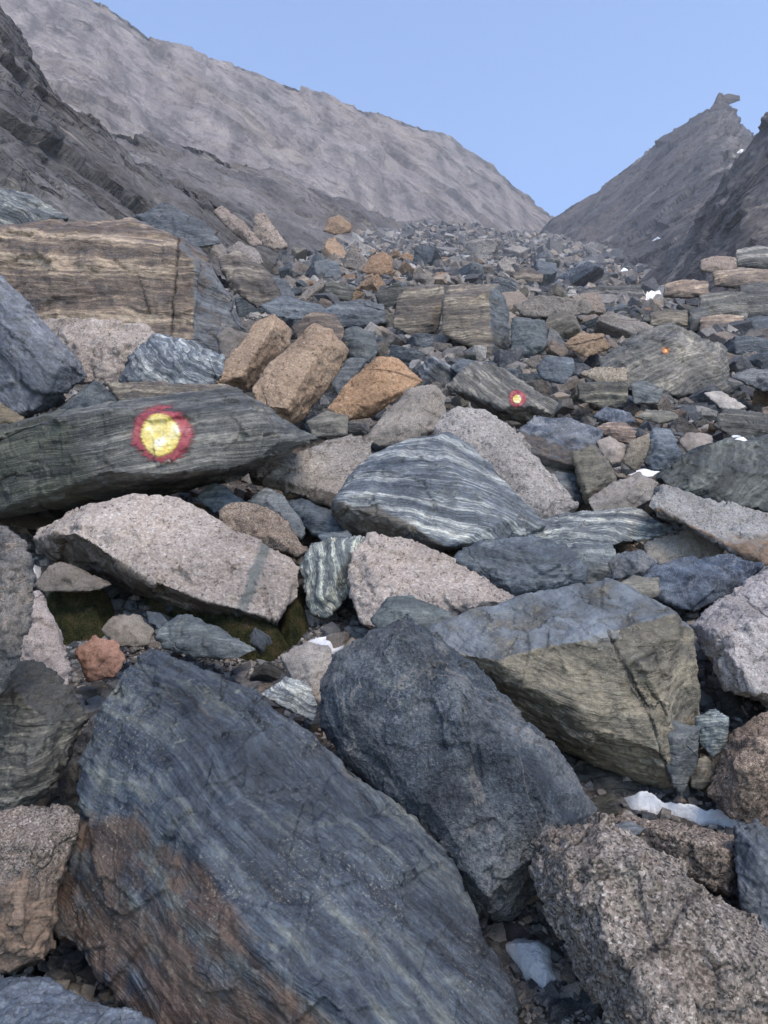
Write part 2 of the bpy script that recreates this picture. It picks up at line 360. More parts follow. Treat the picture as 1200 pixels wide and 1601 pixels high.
HEROES = []        # (object, outline polygon, Y)
VOX = 2.5
def boulder(name, label, cat, Y, outline, inner=(), T=None, mat='granite', tilt=.45, d=(0, .3, 1), amp=1.0, samp=.0, sfreq=10,
            tint=(1, 1, 1), stain=None, stain_dir=None, stain_lim=(.35, .75), seed=None, chops=4, cdepth=.022, extra=(), ps=None, lichen=.35, group=None, stain_px=None, vein=None, vox=None):
    """outline and inner: photograph pixels with a depth in the same unit; the solid runs back by T"""
    seed = seed if seed is not None else len(HEROES) + 1
    rs = random.Random(seed)
    u = Y / F
    def solid(ol, inn, T):
        xs = [p[0] for p in ol]; ys = [p[1] for p in ol]
        cx, cy = (min(xs) + max(xs)) / 2, (min(ys) + max(ys)) / 2
        w, h = max(xs) - min(xs), max(ys) - min(ys)
        T = T or .75 * min(w, h) + .15 * max(w, h)
        pts = []
        for p in ol:
            dd = tilt * (cy - p[1]) + (p[2] if len(p) > 2 else 0)
            pts.append(P(p[0], p[1], Y + dd * u))
            bx, by = cx + (p[0] - cx) * .80, cy + (p[1] - cy) * .80
            pts.append(P(bx, by, Y + (max(dd, tilt * (cy - by) * .5) + T) * u))
        for p in inn:
            pts.append(P(p[0], p[1], Y + (tilt * (cy - p[1]) - p[2]) * u))
        return pts, math.hypot(w, h)
    pts, dia = solid(outline, inner, T)
    c = np.mean(pts, 0)
    bms = [hull_bm([p - c for p in pts], chops, cdepth, rs)]
    for ol, inn, T2 in extra:
        pp, _ = solid(ol, inn, T2); bms.append(hull_bm([p - c for p in pp], 3, cdepth, rs))
    size = dia * u * .7
    me = remesh(bms, max((vox or VOX) * u, size / 260)); me.name = name
    fn = None
    if stain_px is not None:
        poly = stain_px
        def fn(co, nr):
            wp = co + c; z = wp @ FW
            x = 600 + F * wp[:, 0] / z; y = 800.5 - F * (wp @ UP) / z
            sdv = poly_sd(poly, x, y) + 45 * fbm(wp / size * 3.0, 4, seed + 61)
            return sstep(-22, 30, sdv)
    rough_up(me, size, seed, amp, d if samp else None, samp, sfreq, stain_dir, stain_lim, stain_fn=fn)
    if vein:                                    # (polyline, half width, colour, groove depth)
        n = len(me.vertices); co = np.empty(n * 3, np.float32); me.vertices.foreach_get('co', co); co = co.reshape(-1, 3).astype(float)
        wp = co + c; z = wp @ FW; q = np.stack([600 + F * wp[:, 0] / z, 800.5 - F * (wp @ UP) / z], 1)
        q += 5 * fbm(wp / size * 6, 3, seed + 71)[:, None]
        E = np.array(vein[0], float); dd = np.full(n, 1e9)
        for p0, p1 in zip(E[:-1], E[1:]):
            ab = p1 - p0; tt = np.clip(((q - p0) @ ab) / (ab @ ab), 0, 1); dd = np.minimum(dd, np.linalg.norm(q - p0 - tt[:, None] * ab, axis=1))
        vv = 1 - sstep(vein[1] * .5, vein[1] * 1.3, dd)
        at = me.attributes.new('vein', 'FLOAT', 'POINT'); at.data.foreach_set('value', vv.astype(np.float32))
        if vein[3]:
            nr = np.empty(n * 3, np.float32); me.vertices.foreach_get('normal', nr); co -= nr.reshape(-1, 3) * (vv * vein[3] * u)[:, None]
            me.vertices.foreach_set('co', co.astype(np.float32).ravel()); me.update()
    o = bpy.data.objects.new(name, me); o.location = c
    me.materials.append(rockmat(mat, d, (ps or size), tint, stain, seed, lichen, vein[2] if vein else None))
    link(o, label, cat, group)
    HEROES.append((o, [(p[0], p[1]) for p in outline], Y)); return o
def poly_in(poly, x, y, soft=0):
    x = np.asarray(x, float); y = np.asarray(y, float); ins = np.zeros(x.shape, bool)
    n = len(poly)
    for i in range(n):
        x0, y0 = poly[i][:2]; x1, y1 = poly[(i + 1) % n][:2]
        if y0 == y1: continue
        c = ((y0 > y) != (y1 > y)) & (x < (x1 - x0) * (y - y0) / (y1 - y0) + x0); ins ^= c
    return ins.astype(float)

def poly_sd(poly, x, y):
    E = np.array([p[:2] for p in poly], float); q = np.stack([x, y], 1); d = np.full(len(q), 1e9)
    for a, b in zip(E, np.roll(E, -1, 0)):
        ab = b - a; t = np.clip(((q - a) @ ab) / (ab @ ab + 1e-9), 0, 1); d = np.minimum(d, np.linalg.norm(q - a - t[:, None] * ab, axis=1))
    return np.where(poly_in(poly, x, y) > 0, d, -d)

# ------------------------------------------------------------------ ground
def grid_mesh(name, V, nu, nv, mat, kind=None, flip=False, smooth=True):
    idx = np.arange(nu * nv).reshape(nv, nu)
    q = np.stack([idx[:-1, :-1], idx[:-1, 1:], idx[1:, 1:], idx[1:, :-1]], -1).reshape(-1, 4)
    if flip: q = q[:, ::-1]
    me = bpy.data.meshes.new(name); me.from_pydata(V.tolist(), [], q.tolist()); me.update()
    me.polygons.foreach_set('use_smooth', np.full(len(me.polygons), smooth))
    me.materials.append(mat); return bpy.data.objects.new(name, me)

def ground_material():
    t = NT('gravel_ground'); o = t.obj()
    c = t.n('ShaderNodeSeparateColor'); t.put(c.inputs[0], t.voro(t.vadd(o, t.vmul(t.noise(o, 30, 3, .6, col=True), .03)), 38))
    d = t.voro(o, 38, out='Distance')
    far = t.n('ShaderNodeSeparateColor'); t.put(far.inputs[0], t.voro(o, 3.2))
    f = t.ma('ADD', t.ma('MULTIPLY', c.outputs[0], .55), t.ma('MULTIPLY', far.outputs[0], .45))
    col = t.ramp(f, [(.1, (.045, .041, .037)), (.4, (.10, .088, .078)), (.65, (.16, .14, .122)), (.9, (.28, .25, .22))])
    col = t.mix(1, col, t.ramp(t.noise(o, .5, 6, .6), [(.3, .6), (.7, 1.25)]), 'MULTIPLY')
    col = t.mix(t.ramp(t.noise(o, 140, 2, .6), [(.4, 0.0), (.7, .4)]), col, (.08, .07, .06))
    h = t.ma('ADD', t.ma('MULTIPLY', d, -.6), t.noise(o, 12, 8, .7))
    return t.out(col, .95, t.bump(h, 1.0, .05), .15)
gx = np.sinh(np.linspace(-1, 1, 260) * 5.2) / math.sinh(5.2) * 420
gy = np.concatenate([-np.geomspace(80, .3, 40), np.geomspace(.3, 420, 420)])
XX, YY = np.meshgrid(gx, gy)
ZZ = G_arr(XX, YY)
near = np.stack([XX, YY, 0 * XX], -1).reshape(-1, 3)
ZZ = ZZ + (.05 * fbm(near * 3.1, 4, 77)).reshape(ZZ.shape)
ground = grid_mesh('ground', np.stack([XX, YY, ZZ], -1).reshape(-1, 3), 260, len(gy), ground_material())
link(ground, kind='structure')

# ------------------------------------------------------------------ mountains
def mountain_material(name, cols, strata, streak=.5, warm=.3, scale=1.0):
    t = NT(name); o = t.vmul(t.obj(), scale)
    v = t.map(o, rot_to_z(strata))
    vw = t.vadd(v, t.vmul(t.vadd(t.noise(v, .04, 4, .6, col=True), (-.5, -.5, -.5)), 9))
    s1 = t.noise(t.map(vw, sc=(.035, .035, .33)), 1.0, 9, .66)
    s2 = t.noise(t.map(vw, sc=(.25, .25, 1.5)), 1.0, 8, .68)
    vert = t.noise(t.map(o, sc=(.13, .08, .010)), 1.0, 7, .62)
    big = t.noise(o, .018, 6, .6)
    fine = t.noise(o, 1.1, 8, .72)
    f = t.ma('ADD', t.ma('MULTIPLY', s1, .45), t.ma('ADD', t.ma('MULTIPLY', s2, .30), t.ma('MULTIPLY', fine, .25)))
    f = t.ma('MULTIPLY_ADD', t.ma('SUBTRACT', f, .5), 1.5, .5)
    f = t.ma('ADD', f, t.ma('MULTIPLY', t.ma('SUBTRACT', t.noise(t.map(vw, sc=(.02, .02, .07)), 1.0, 4, .5), .5), .55))
    col = t.ramp(f, [(.12, cols[0]), (.38, cols[1]), (.6, cols[2]), (.86, cols[3])])
    col = t.mix(1, col, t.ramp(vert, [(.36, 1 - streak), (.5, 1.0), (.62, 1.28)]), 'MULTIPLY')
    col = t.mix(t.ma('MULTIPLY', t.ramp(big, [(.5, 0.0), (.66, 1.0)]), warm), col, (.27, .205, .155))
    pt = t.ramp(t.voro(t.map(vw, sc=(.12, .12, .5)), .5), [(0, .75), (1, 1.25)])
    col = t.mix(.6, col, t.mix(1, col, pt, 'MULTIPLY'))
    k1 = t.ramp(t.ma('ABSOLUTE', t.ma('SUBTRACT', t.noise(t.map(vw, sc=(.05, .05, .42)), 1.0, 5, .6), .5)), [(.0, 1.0), (.022, 0.0)])
    k2 = t.ramp(t.ma('ABSOLUTE', t.ma('SUBTRACT', t.noise(t.map(vw, sc=(.30, .22, .12)), 1.0, 4, .6), .5)), [(.0, 1.0), (.014, 0.0)])
    gate = t.ramp(t.noise(o, .09, 4, .6), [(.42, 0.0), (.56, 1.0)])
    kk = t.ma('MULTIPLY', t.ma('MAXIMUM', k1, t.ma('MULTIPLY', k2, .7)), gate)
    col = t.mix(t.ma('MULTIPLY', kk, .75), col, tuple(x * .45 for x in cols[0]))
    tp = t.ramp(t.ma('ADD', t.ma('MULTIPLY', t.noise(t.map(vw, sc=(.05, .05, .16)), 1.0, 4, .55), .8), t.ma('MULTIPLY', s2, .2)), [(.60, 0.0), (.63, 1.0)])
    col = t.mix(t.ma('MULTIPLY', tp, .5), col, (.33, .285, .24))
    col = t.mix(1, col, t.ramp(fine, [(.34, .76), (.66, 1.2)]), 'MULTIPLY')
    h = t.ma('SUBTRACT', t.ma('ADD', t.ma('ADD', t.ma('MULTIPLY', s1, .7), t.ma('MULTIPLY', s2, .3)), t.ma('MULTIPLY', fine, .2)), t.ma('MULTIPLY', kk, .4))
    return t.out(col, .9, t.bump(h, .6, 2.2 / scale), .2)

def loft(name, crest, base, nu, nv, mat, seed, strata, amp, sag=0.0, back=(90, -110), jag=1.0, bump_scale=1.0, hollow=0.0):
    """rock face between a foot line and a crest line, both real lines in space; it turns over the crest and falls away behind"""
    def resamp(L):
        L = np.array(L); s = np.concatenate([[0], np.cumsum(np.linalg.norm(np.diff(L[:, :2], axis=0), axis=1))]); s /= s[-1]
        u = np.linspace(0, 1, nu); return np.stack([np.interp(u, s, L[:, k]) for k in range(3)], 1)
    C = np.array([P(*c) for c in resamp(crest)])
    B0 = resamp(base)
    B = np.array([P(*b) for b in B0])
    nb = 14
    t = np.linspace(0, 1, nv)
    rows = []
    for tt in t:
        z = B + (C - B) * tt
        z = z.copy(); z[:, 2] -= sag * math.sin(math.pi * tt) * (C[:, 2] - B[:, 2])
        z[:, 1] += hollow * math.sin(math.pi * tt)
        rows.append(z)
    for k in range(1, nb + 1):
        q = k / nb; r = C.copy(); r[:, 1] += back[0] * q; r[:, 2] += back[1] * q ** 1.4; rows.append(r)
    V = np.array(rows); m = V.shape[0]
    du = np.gradient(V, axis=1); dv = np.gradient(V, axis=0)
    nrm = np.cross(du, dv); nrm /= np.linalg.norm(nrm, axis=2, keepdims=True) + 1e-9
    p = V.reshape(-1, 3); N = nrm.reshape(-1, 3)
    s = np.array(strata, float); s /= np.linalg.norm(s)
    L = amp
    q = p / (L * 9)
    # along the layers the pattern is drawn out
    ps = (p + s * (p @ s)[:, None] * 4.0) * .6
    d = .9 * fbm(q * 1.0, 4, seed) + .85 * facet(ps / (L * 7), seed + 3) + .28 * facet(ps / (L * 2.6) + 5, seed + 5) + .10 * facet(ps / (L * 1.0) + 5, seed + 6)
    w = (p @ s) / (L * 2.2) + 1.2 * perlin(p / (L * 10), seed + 8)
    fr = w - np.floor(w)
    d -= .22 * np.exp(-(np.minimum(fr, 1 - fr) / .16) ** 2) * sstep(-.1, .2, perlin(p / (L * 8) + 3, seed + 15))
    d += .12 * fbm(p / (L * .8), 3, seed + 18)
    d *= L * bump_scale
    tt = np.concatenate([t, np.ones(nb)])
    p2 = p + N * d[:, None]
    # broken crest line
    cw = np.repeat(np.exp(-((tt - 1) / .06) ** 2), nu)
    j = np.maximum(facet(p * np.array([1, 1, 0]) / (L * 1.8) + 2, seed + 25), -.2) + .6 * np.maximum(facet(p * np.array([1, 1, 0]) / (L * .7) + 8, seed + 26), -.1)
    p2[:, 2] += cw * j * L * .55 * jag
    o = grid_mesh(name, p2, nu, m, mat, flip=False)
    link(o, kind='structure'); return o

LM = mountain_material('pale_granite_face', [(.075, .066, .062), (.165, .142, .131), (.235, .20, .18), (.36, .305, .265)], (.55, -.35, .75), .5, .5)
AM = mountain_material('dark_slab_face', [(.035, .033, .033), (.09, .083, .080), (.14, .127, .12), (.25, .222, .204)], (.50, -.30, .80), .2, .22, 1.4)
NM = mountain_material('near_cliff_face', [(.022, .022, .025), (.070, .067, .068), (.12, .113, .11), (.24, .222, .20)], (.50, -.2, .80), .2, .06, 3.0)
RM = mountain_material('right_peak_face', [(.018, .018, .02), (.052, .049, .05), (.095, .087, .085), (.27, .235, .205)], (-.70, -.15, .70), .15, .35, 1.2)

loft('mountain_ridge', [(-700, -420, 230), (-200, -150, 260), (60, -40, 275), (150, 0, 282), (200, 30, 290), (240, 62, 298), (320, 88, 312), (400, 114, 330), (500, 150, 350), (610, 182, 370), (680, 206, 382), (740, 236, 392), (790, 276, 402), (830, 312, 408), (862, 342, 412), (905, 372, 416), (1000, 420, 420)],
     [(-700, 360, 120), (-200, 330, 130), (100, 330, 150), (300, 390, 190), (500, 420, 235), (700, 430, 290), (850, 430, 350), (1000, 450, 390)],
     620, 300, LM, 3, (.55, -.35, .75), 3.6, sag=.03, jag=.45)
loft('slab_apron', [(-300, 120, 90), (100, 190, 100), (180, 205, 105), (230, 214, 110), (300, 228, 118), (360, 250, 125), (440, 275, 135), (520, 308, 148), (600, 342, 165), (680, 378, 190), (760, 405, 215), (880, 440, 240)],
     [(-300, 420, 38), (100, 400, 44), (250, 410, 52), (400, 420, 66), (550, 425, 88), (700, 428, 118), (800, 425, 150), (880, 425, 180)],
     420, 170, AM, 11, (.50, -.30, .80), 1.7, sag=.03, back=(40, -30), jag=.5)
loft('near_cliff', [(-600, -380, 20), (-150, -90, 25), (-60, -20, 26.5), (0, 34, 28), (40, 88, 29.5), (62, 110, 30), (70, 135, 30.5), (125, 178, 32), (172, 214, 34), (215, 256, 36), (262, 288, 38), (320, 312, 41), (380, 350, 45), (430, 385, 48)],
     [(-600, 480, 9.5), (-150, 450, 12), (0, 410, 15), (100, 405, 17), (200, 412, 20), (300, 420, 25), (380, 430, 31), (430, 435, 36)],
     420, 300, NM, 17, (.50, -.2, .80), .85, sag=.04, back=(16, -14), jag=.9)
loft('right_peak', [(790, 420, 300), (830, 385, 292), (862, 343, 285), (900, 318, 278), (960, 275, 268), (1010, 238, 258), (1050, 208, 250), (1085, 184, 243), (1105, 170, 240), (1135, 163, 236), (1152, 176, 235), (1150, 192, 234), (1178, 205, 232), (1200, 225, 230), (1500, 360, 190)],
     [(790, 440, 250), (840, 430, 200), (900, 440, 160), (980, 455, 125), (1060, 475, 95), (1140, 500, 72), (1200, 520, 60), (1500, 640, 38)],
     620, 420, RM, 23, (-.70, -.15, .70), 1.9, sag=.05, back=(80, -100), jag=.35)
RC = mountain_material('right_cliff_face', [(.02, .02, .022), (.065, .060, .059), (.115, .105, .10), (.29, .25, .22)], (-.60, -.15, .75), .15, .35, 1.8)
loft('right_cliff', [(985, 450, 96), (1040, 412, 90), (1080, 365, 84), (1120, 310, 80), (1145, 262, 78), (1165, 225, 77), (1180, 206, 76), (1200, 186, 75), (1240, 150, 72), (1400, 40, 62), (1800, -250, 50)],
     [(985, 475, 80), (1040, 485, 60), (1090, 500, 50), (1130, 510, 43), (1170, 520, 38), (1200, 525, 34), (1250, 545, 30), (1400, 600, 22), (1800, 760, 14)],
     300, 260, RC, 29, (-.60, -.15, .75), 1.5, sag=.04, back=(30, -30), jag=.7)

# ------------------------------------------------------------------ boulders, front to back
B = boulder
Z3 = (0, 0, 1)
# --- foreground
B('boulder', 'huge blue-grey boulder with a rusty brown lower flank filling the lower left foreground', 'boulder', 1.66,
  [(235,1015,20),(330,1030,10),(400,1085),(500,1165),(560,1200,20),(640,1270,40),(705,1350,40),(745,1430,30),(800,1560,20),(840,1660,20),(600,1740,-20),(300,1650,20),(220,1570,30),(120,1510,50),(68,1420,60),(88,1365,40),(130,1280,10),(165,1190),(158,1100),(190,1045)],
  [(225,1285,75),(285,1345,95),(350,1440,100),(430,1480,95),(510,1560,90),(600,1650,70),(300,1110,50),(420,1200,45),(110,1400,0),(180,1200,35)], T=260, mat='blue', tilt=.55, tint=(.40,.44,.47), d=(.6,.45,.55), samp=.005, sfreq=12, amp=.6,
  stain=(.066,.040,.027), stain_px=[(140,1270),(225,1240),(262,1290),(330,1340),(440,1500),(560,1630),(500,1800),(200,1800),(0,1450)], chops=10, lichen=.4, ps=.8)
B('boulder', 'dark blue-black boulder with pale mottling, leaning on the big rusty-flanked boulder', 'boulder', 1.92,
  [(636,950,30),(690,988,50),(742,1035,50),(800,1100,50),(842,1158,50),(905,1222,50),(942,1268,60),(925,1300,60),(870,1340,60),(800,1440,40),(768,1442,20),(720,1405),(690,1340),(640,1270),(580,1220),(540,1180,10),(505,1130,30),(498,1062,50),(520,1020,45),(570,990,30)],
  [(630,990,55),(722,1075,85),(822,1205,95),(765,1400,70),(870,1290,60),(600,1120,60),(690,1240,70),(540,1090,40)], T=210, mat='dark', tilt=.35, d=(.4,-.5,.7), amp=.7, tint=(.80,.87,.94), chops=1, lichen=.3, ps=.75)
B('boulder', 'large green-grey block with an ochre-brown front face behind the dark blue-black boulder', 'boulder', 2.32,
  [(640,1000,20),(700,970,30),(800,935,40),(880,916,50),(949,910,50),(984,936,50),(1054,960,30),(1080,985,40),(1088,1042,40),(1094,1130,30),(1092,1190,40),(1066,1252,30),(1040,1240,20),(960,1200,40),(873,1165,60),(760,1120,60)],
  [(757,1042,75),(827,1024,85),(908,1000,80),(955,982,70),(1052,962,45),(1040,1180,60),(870,1120,60),(1000,1060,85)], T=330, mat='olive', tilt=.25, d=(.15,-.35,.85), samp=.004, tint=(1.1,1.03,.9), chops=6, cdepth=.025,
  stain=(.09,.105,.12), stain_dir=(-.1,.1,1), stain_lim=(.30,.60), lichen=.35, ps=1.0, amp=.7, vein=([(950,985),(965,1020),(1007,1101),(1030,1160),(1050,1225)], 2.2, (.05,.045,.035), 5))
B('stone', 'narrow wedge-shaped green-grey stone split off the right corner of the ochre-faced block', 'stone', 2.2,
  [(1016,1124),(1060,1128),(1095,1137),(1092,1190),(1066,1252),(1050,1225),(1035,1180)], [(1052,1150,14)], T=60, mat='slate', tilt=.1, tint=(.95,.95,.88), chops=3)
B('boulder', 'pale pinkish-grey granite boulder at the right edge beside the ochre-faced block', 'boulder', 2.6,
  [(1080,978,30),(1115,945,40),(1200,885,60),(1290,850,60),(1320,1120),(1200,1106),(1165,1096),(1138,1078),(1092,1012,30)], [(1130,1000,60),(1180,1080,50),(1240,940,60)], T=220, mat='granite', tilt=.5, tint=(1.0,1.0,1.06), d=(.5,-.3,.7))
B('boulder', 'rounded brown granite boulder at the right edge above the snow streak', 'boulder', 2.15,
  [(1108,1245,20),(1130,1165,30),(1165,1128,30),(1210,1108,30),(1290,1120,30),(1300,1300),(1200,1302),(1140,1280)], [(1160,1200,60),(1230,1180,70)], T=160, mat='coarse', tilt=.35, tint=(1.12,1.0,.9), amp=1.2)
B('boulder', 'big coarse speckled granite boulder in the lower right corner', 'boulder', 1.52,
  [(834,1348,60),(848,1312,50),(888,1288,30),(940,1290,20),(1000,1318,10),(1062,1352),(1112,1390),(1190,1458),(1260,1500),(1300,1700),(1010,1700),(962,1590,20),(920,1540,20),(868,1450,40),(842,1400,50)],
  [(930,1318,60),(1050,1385,80),(1180,1500,90),(960,1480,80),(1050,1600,90),(880,1370,40)], T=210, mat='coarse', tilt=.45, d=(.55,-.3,.75), samp=.006, amp=1.25, chops=9, ps=.62)
B('boulder', 'speckled brown granite boulder between the snow streak and the big corner boulder', 'boulder', 1.85,
  [(938,1276,20),(1000,1276,30),(1095,1296,40),(1150,1310,30),(1176,1322,20),(1164,1370),(1138,1402),(1080,1372),(1000,1318),(950,1300)], [(1060,1310,45),(1140,1340,35),(985,1285,25)], T=120, mat='coarse', tilt=.5, tint=(1.08,1.02,.97), amp=1.2, ps=.6)
B('rock_slab', 'narrow dark grey slab standing at the right edge beside the snow streak', 'rock', 1.75,
  [(1148,1292,20),(1182,1278,20),(1212,1330),(1270,1400),(1270,1490),(1200,1465),(1158,1412)], [(1190,1340,25)], T=80, mat='slate', tilt=.3, tint=(.8,.85,.9), d=(.6,-.2,.5), samp=.01)
B('stone', 'small green-grey stone perched on a round stone right of the ochre-faced block', 'stone', 2.26,
  [(1085,1122),(1118,1108),(1140,1122),(1136,1168),(1116,1186),(1090,1162)], [(1112,1135,18)], T=40, mat='gneiss', tilt=.3, tint=(.95,1.05,1), chops=4)
B('stone', 'round olive stone under the small green-grey stone', 'stone', 2.24,
  [(1078,1232),(1082,1190),(1105,1180),(1120,1195),(1112,1228),(1095,1236)], [(1098,1205,16)], T=40, mat='olive', tilt=.3, chops=4)
B('stone', 'flat grey stone wedged above the corner granite boulder', 'stone', 1.84,
  [(950,1290),(985,1284),(1010,1296),(990,1310),(958,1308)], [(980,1298,6)], T=30, mat='slate', tilt=.5, chops=3)
B('stone', 'dark stone lying in the gap below the ochre-faced block', 'stone', 2.32,
  [(868,1195,20),(960,1185,30),(1040,1215,20),(1075,1240),(1000,1256),(920,1248)], [(960,1225,15)], T=70, mat='olive', tilt=.4, tint=(.42,.40,.38), chops=4)
# left foreground
B('boulder', 'dark brown mottled boulder cut off by the left edge, close to the camera', 'boulder', 1.75,
  [(-90,825),(0,818),(36,850),(52,900),(46,962),(22,1042),(0,1085),(-90,1090)], [(15,900,30),(5,1000,25)], T=120, mat='dark', tilt=.2, tint=(1.25,1.08,.95), amp=1.2)
B('boulder', 'pale pinkish granite boulder behind the dark brown boulder at the left edge', 'boulder', 2.35,
  [(30,935),(60,922),(90,985),(115,1050),(100,1085),(30,1065),(10,1000)], [(62,980,25)], T=100, mat='pink', tilt=.3, tint=(1,1,1.05))
B('boulder', 'layered dark grey-green boulder at the left edge above the speckled granite', 'boulder', 1.85,
  [(-70,1062,20),(10,1032,30),(62,1040,30),(108,1072,20),(134,1122,20),(112,1182,20),(72,1242),(20,1277),(-70,1285)], [(55,1095,45),(80,1130,40),(40,1210,40)], T=130, mat='schist', tilt=.4, d=(-.1,-.3,.9), samp=.016, sfreq=10, tint=(.85,.82,.72), stain=(.03,.03,.028), stain_dir=(.2,.1,1), stain_lim=(.5,.8))
B('boulder', 'almost black boulder deep in the gap beside the huge blue-grey boulder', 'boulder', 2.15,
  [(85,1200),(150,1115),(185,1130),(185,1240),(140,1290),(95,1270)], [(135,1195,20)], T=120, mat='dark', tilt=.2, tint=(.6,.6,.65))  # tint darkened further to carry the shadow of the gap
B('boulder', 'grey speckled granite boulder at the lower left edge with a browner lower half', 'boulder', 1.62,
  [(-80,1285,10),(30,1262,20),(88,1260,20),(116,1280,20),(100,1340,20),(72,1400,20),(64,1470,10),(70,1505),(40,1514),(-80,1530)], [(52,1320,45),(30,1400,60),(35,1480,40)], T=110, mat='coarse', tilt=.4, amp=1.25, tint=(1,.99,1.0), stain=(.15,.105,.075), stain_px=[(-200,1350),(60,1365),(110,1340),(140,1500),(60,1540),(-200,1560)])
B('rock_slab', 'low dark blue slab in the bottom left corner', 'rock', 1.40,
  [(-80,1530,20),(60,1528,20),(130,1560,10),(220,1590),(300,1640),(200,1700),(-80,1700)], [(80,1590,25)], T=70, mat='slate', tilt=1.0, d=(.2,-.4,.9), samp=.008, tint=(.75,.85,1.0))
B('stone', 'small reddish-pink granite stone on the gravel above the huge blue-grey boulder', 'stone', 2.55,
  [(118,1018),(148,994),(180,1003),(197,1030),(178,1058),(136,1068)], [(158,1022,22),(140,1045,14)], T=45, mat='red', tilt=.35, amp=1.2)
B('rock_slab', 'small dark grey slab lying on the moss below the pink granite boulder', 'rock', 2.75,
  [(238,988),(274,962,5),(312,964,5),(338,984,5),(402,1016),(372,1032),(300,1026),(255,1012)], [(310,985,14),(370,1015,8),(290,1010,12)], T=45, mat='slate', tilt=.7, tint=(.8,.86,.8), chops=4)
B('stone', 'grey-brown stone on the moss near the left edge beside a speck of snow', 'stone', 3.15,
  [(52,915),(72,888),(95,878),(122,890),(178,914),(140,926),(70,926)], [(100,900,14)], T=50, mat='granite', tilt=.6, tint=(.62,.58,.54), chops=4)
B('stone', 'pale gravelly stone half sunk in the moss left of the small dark slab', 'stone', 2.75,
  [(158,985),(175,962),(215,960),(240,985),(232,1010),(180,1012)], [(200,985,14)], T=45, mat='granite', tilt=.6, tint=(.8,.76,.68), amp=1.3, chops=4)
B('stone', 'small white-streaked gneiss stone between the two big foreground boulders', 'stone', 2.2,
  [(405,1085),(448,1058),(482,1068),(500,1110),(490,1130),(445,1108)], [(460,1085,10)], T=50, mat='gneiss', tilt=.7, tint=(1.3,1.35,1.3), d=(.3,-.2,.9), chops=4)
B('stone', 'pale speckled granite stone with snow on top between the two big foreground boulders', 'stone', 2.35,
  [(436,1025),(480,1003),(518,1012),(520,1055),(500,1100),(450,1060)], [(482,1035,18)], T=60, mat='granite', tilt=.5, chops=4)
B('rock_slab', 'greenish-grey slab tucked behind the dark blue-black boulder', 'rock', 2.75,
  [(578,968),(605,934),(642,930),(715,966),(690,990),(600,995)], [(630,958,16)], T=60, mat='slate', tilt=.7, tint=(.9,.98,.88), chops=4)
# --- middle left
marked = B('rock_slab', 'long dark layered slab carrying the largest painted red and yellow trail mark', 'rock', 4.05,
  [(-80,690,20),(0,688,30),(100,642,40),(205,626,60),(280,618,70),(372,604,70),(402,624,60),(440,658,60),(497,686,80),(440,706,40),(398,735,60),(350,757,90),(270,772,110),(130,778,100),(0,812,60),(-80,822,60)],
  [(128,645,65),(168,738,75),(260,740,75),(372,726,70),(428,690,40),(392,636,45),(270,650,70)], T=280, mat='schist', tilt=.12, d=(-.16,-.15,1), samp=.008, sfreq=16, amp=.5, chops=6, cdepth=.02, tint=(1.0,1.0,.95),
  stain=(.05,.054,.036), stain_px=[(-200,640),(128,640),(168,738),(180,800),(-200,900)], ps=1.25)
B('rock_slab', 'thin tan-edged slab resting behind the top of the slab with the largest trail mark', 'rock', 4.75,
  [(170,602),(208,598),(330,603),(376,606),(330,618),(250,628),(185,628)], [(260,616,8)], T=90, mat='brown', tilt=.8, d=(0,-.1,1), samp=.01, tint=(.85,.85,.8), chops=3)
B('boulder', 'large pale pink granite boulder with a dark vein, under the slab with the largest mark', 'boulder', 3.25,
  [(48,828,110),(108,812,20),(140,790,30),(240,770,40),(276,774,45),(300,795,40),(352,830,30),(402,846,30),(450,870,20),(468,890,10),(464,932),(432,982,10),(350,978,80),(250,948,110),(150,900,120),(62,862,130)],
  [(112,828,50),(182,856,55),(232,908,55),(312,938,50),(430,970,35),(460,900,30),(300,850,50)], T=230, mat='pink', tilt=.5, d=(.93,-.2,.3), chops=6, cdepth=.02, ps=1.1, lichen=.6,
  stain=(.045,.038,.028), stain_dir=(-.45,-.35,-.8), stain_lim=(.0,.4), amp=.75, vein=([(418,846),(404,880),(385,935),(368,985)], 9, (.10,.115,.11), 0))  # underside shade painted dark brown on the downward faces
B('boulder', 'whitish swirled gneiss boulder right of the large pink granite boulder', 'boulder', 3.25,
  [(468,885),(488,846),(575,838),(580,860),(562,892),(542,930),(512,966),(488,958),(474,922)], [(500,870,20),(545,865,24),(500,930,22)], T=90, mat='gneiss', tilt=.4, d=(.7,-.3,.3), tint=(1.6,1.62,1.4), amp=1.3)
B('boulder', 'wide pinkish granite boulder with a sloping top, above the dark blue-black boulder', 'boulder', 3.12,
  [(546,892),(560,852),(582,837),(640,848),(702,874),(762,908),(808,940),(740,962),(650,968),(590,985),(560,975)], [(575,888,35),(640,930,35),(740,940,25)], T=150, mat='pink', tilt=.75, d=(.1,-.4,.9), amp=1.15, ps=.9, lichen=.5)
B('stone', 'dark slate stone left of the speckled stone, just below the mark-bearing slab', 'stone', 4.1,
  [(308,778),(330,753),(352,760),(388,790),(378,818),(332,800)], [(345,782,14)], T=60, mat='slate', tilt=.5, tint=(.8,.9,.95), chops=4)
B('stone', 'rough speckled brown-grey stone leaning on the large pink granite boulder', 'stone', 3.8,
  [(342,800),(362,788),(402,790),(440,808),(462,836),(480,862),(462,872),(402,848),(352,828)], [(400,812,20),(445,848,16)], T=70, mat='coarse', tilt=.5, tint=(1.25,1.15,1.05), amp=1.2)
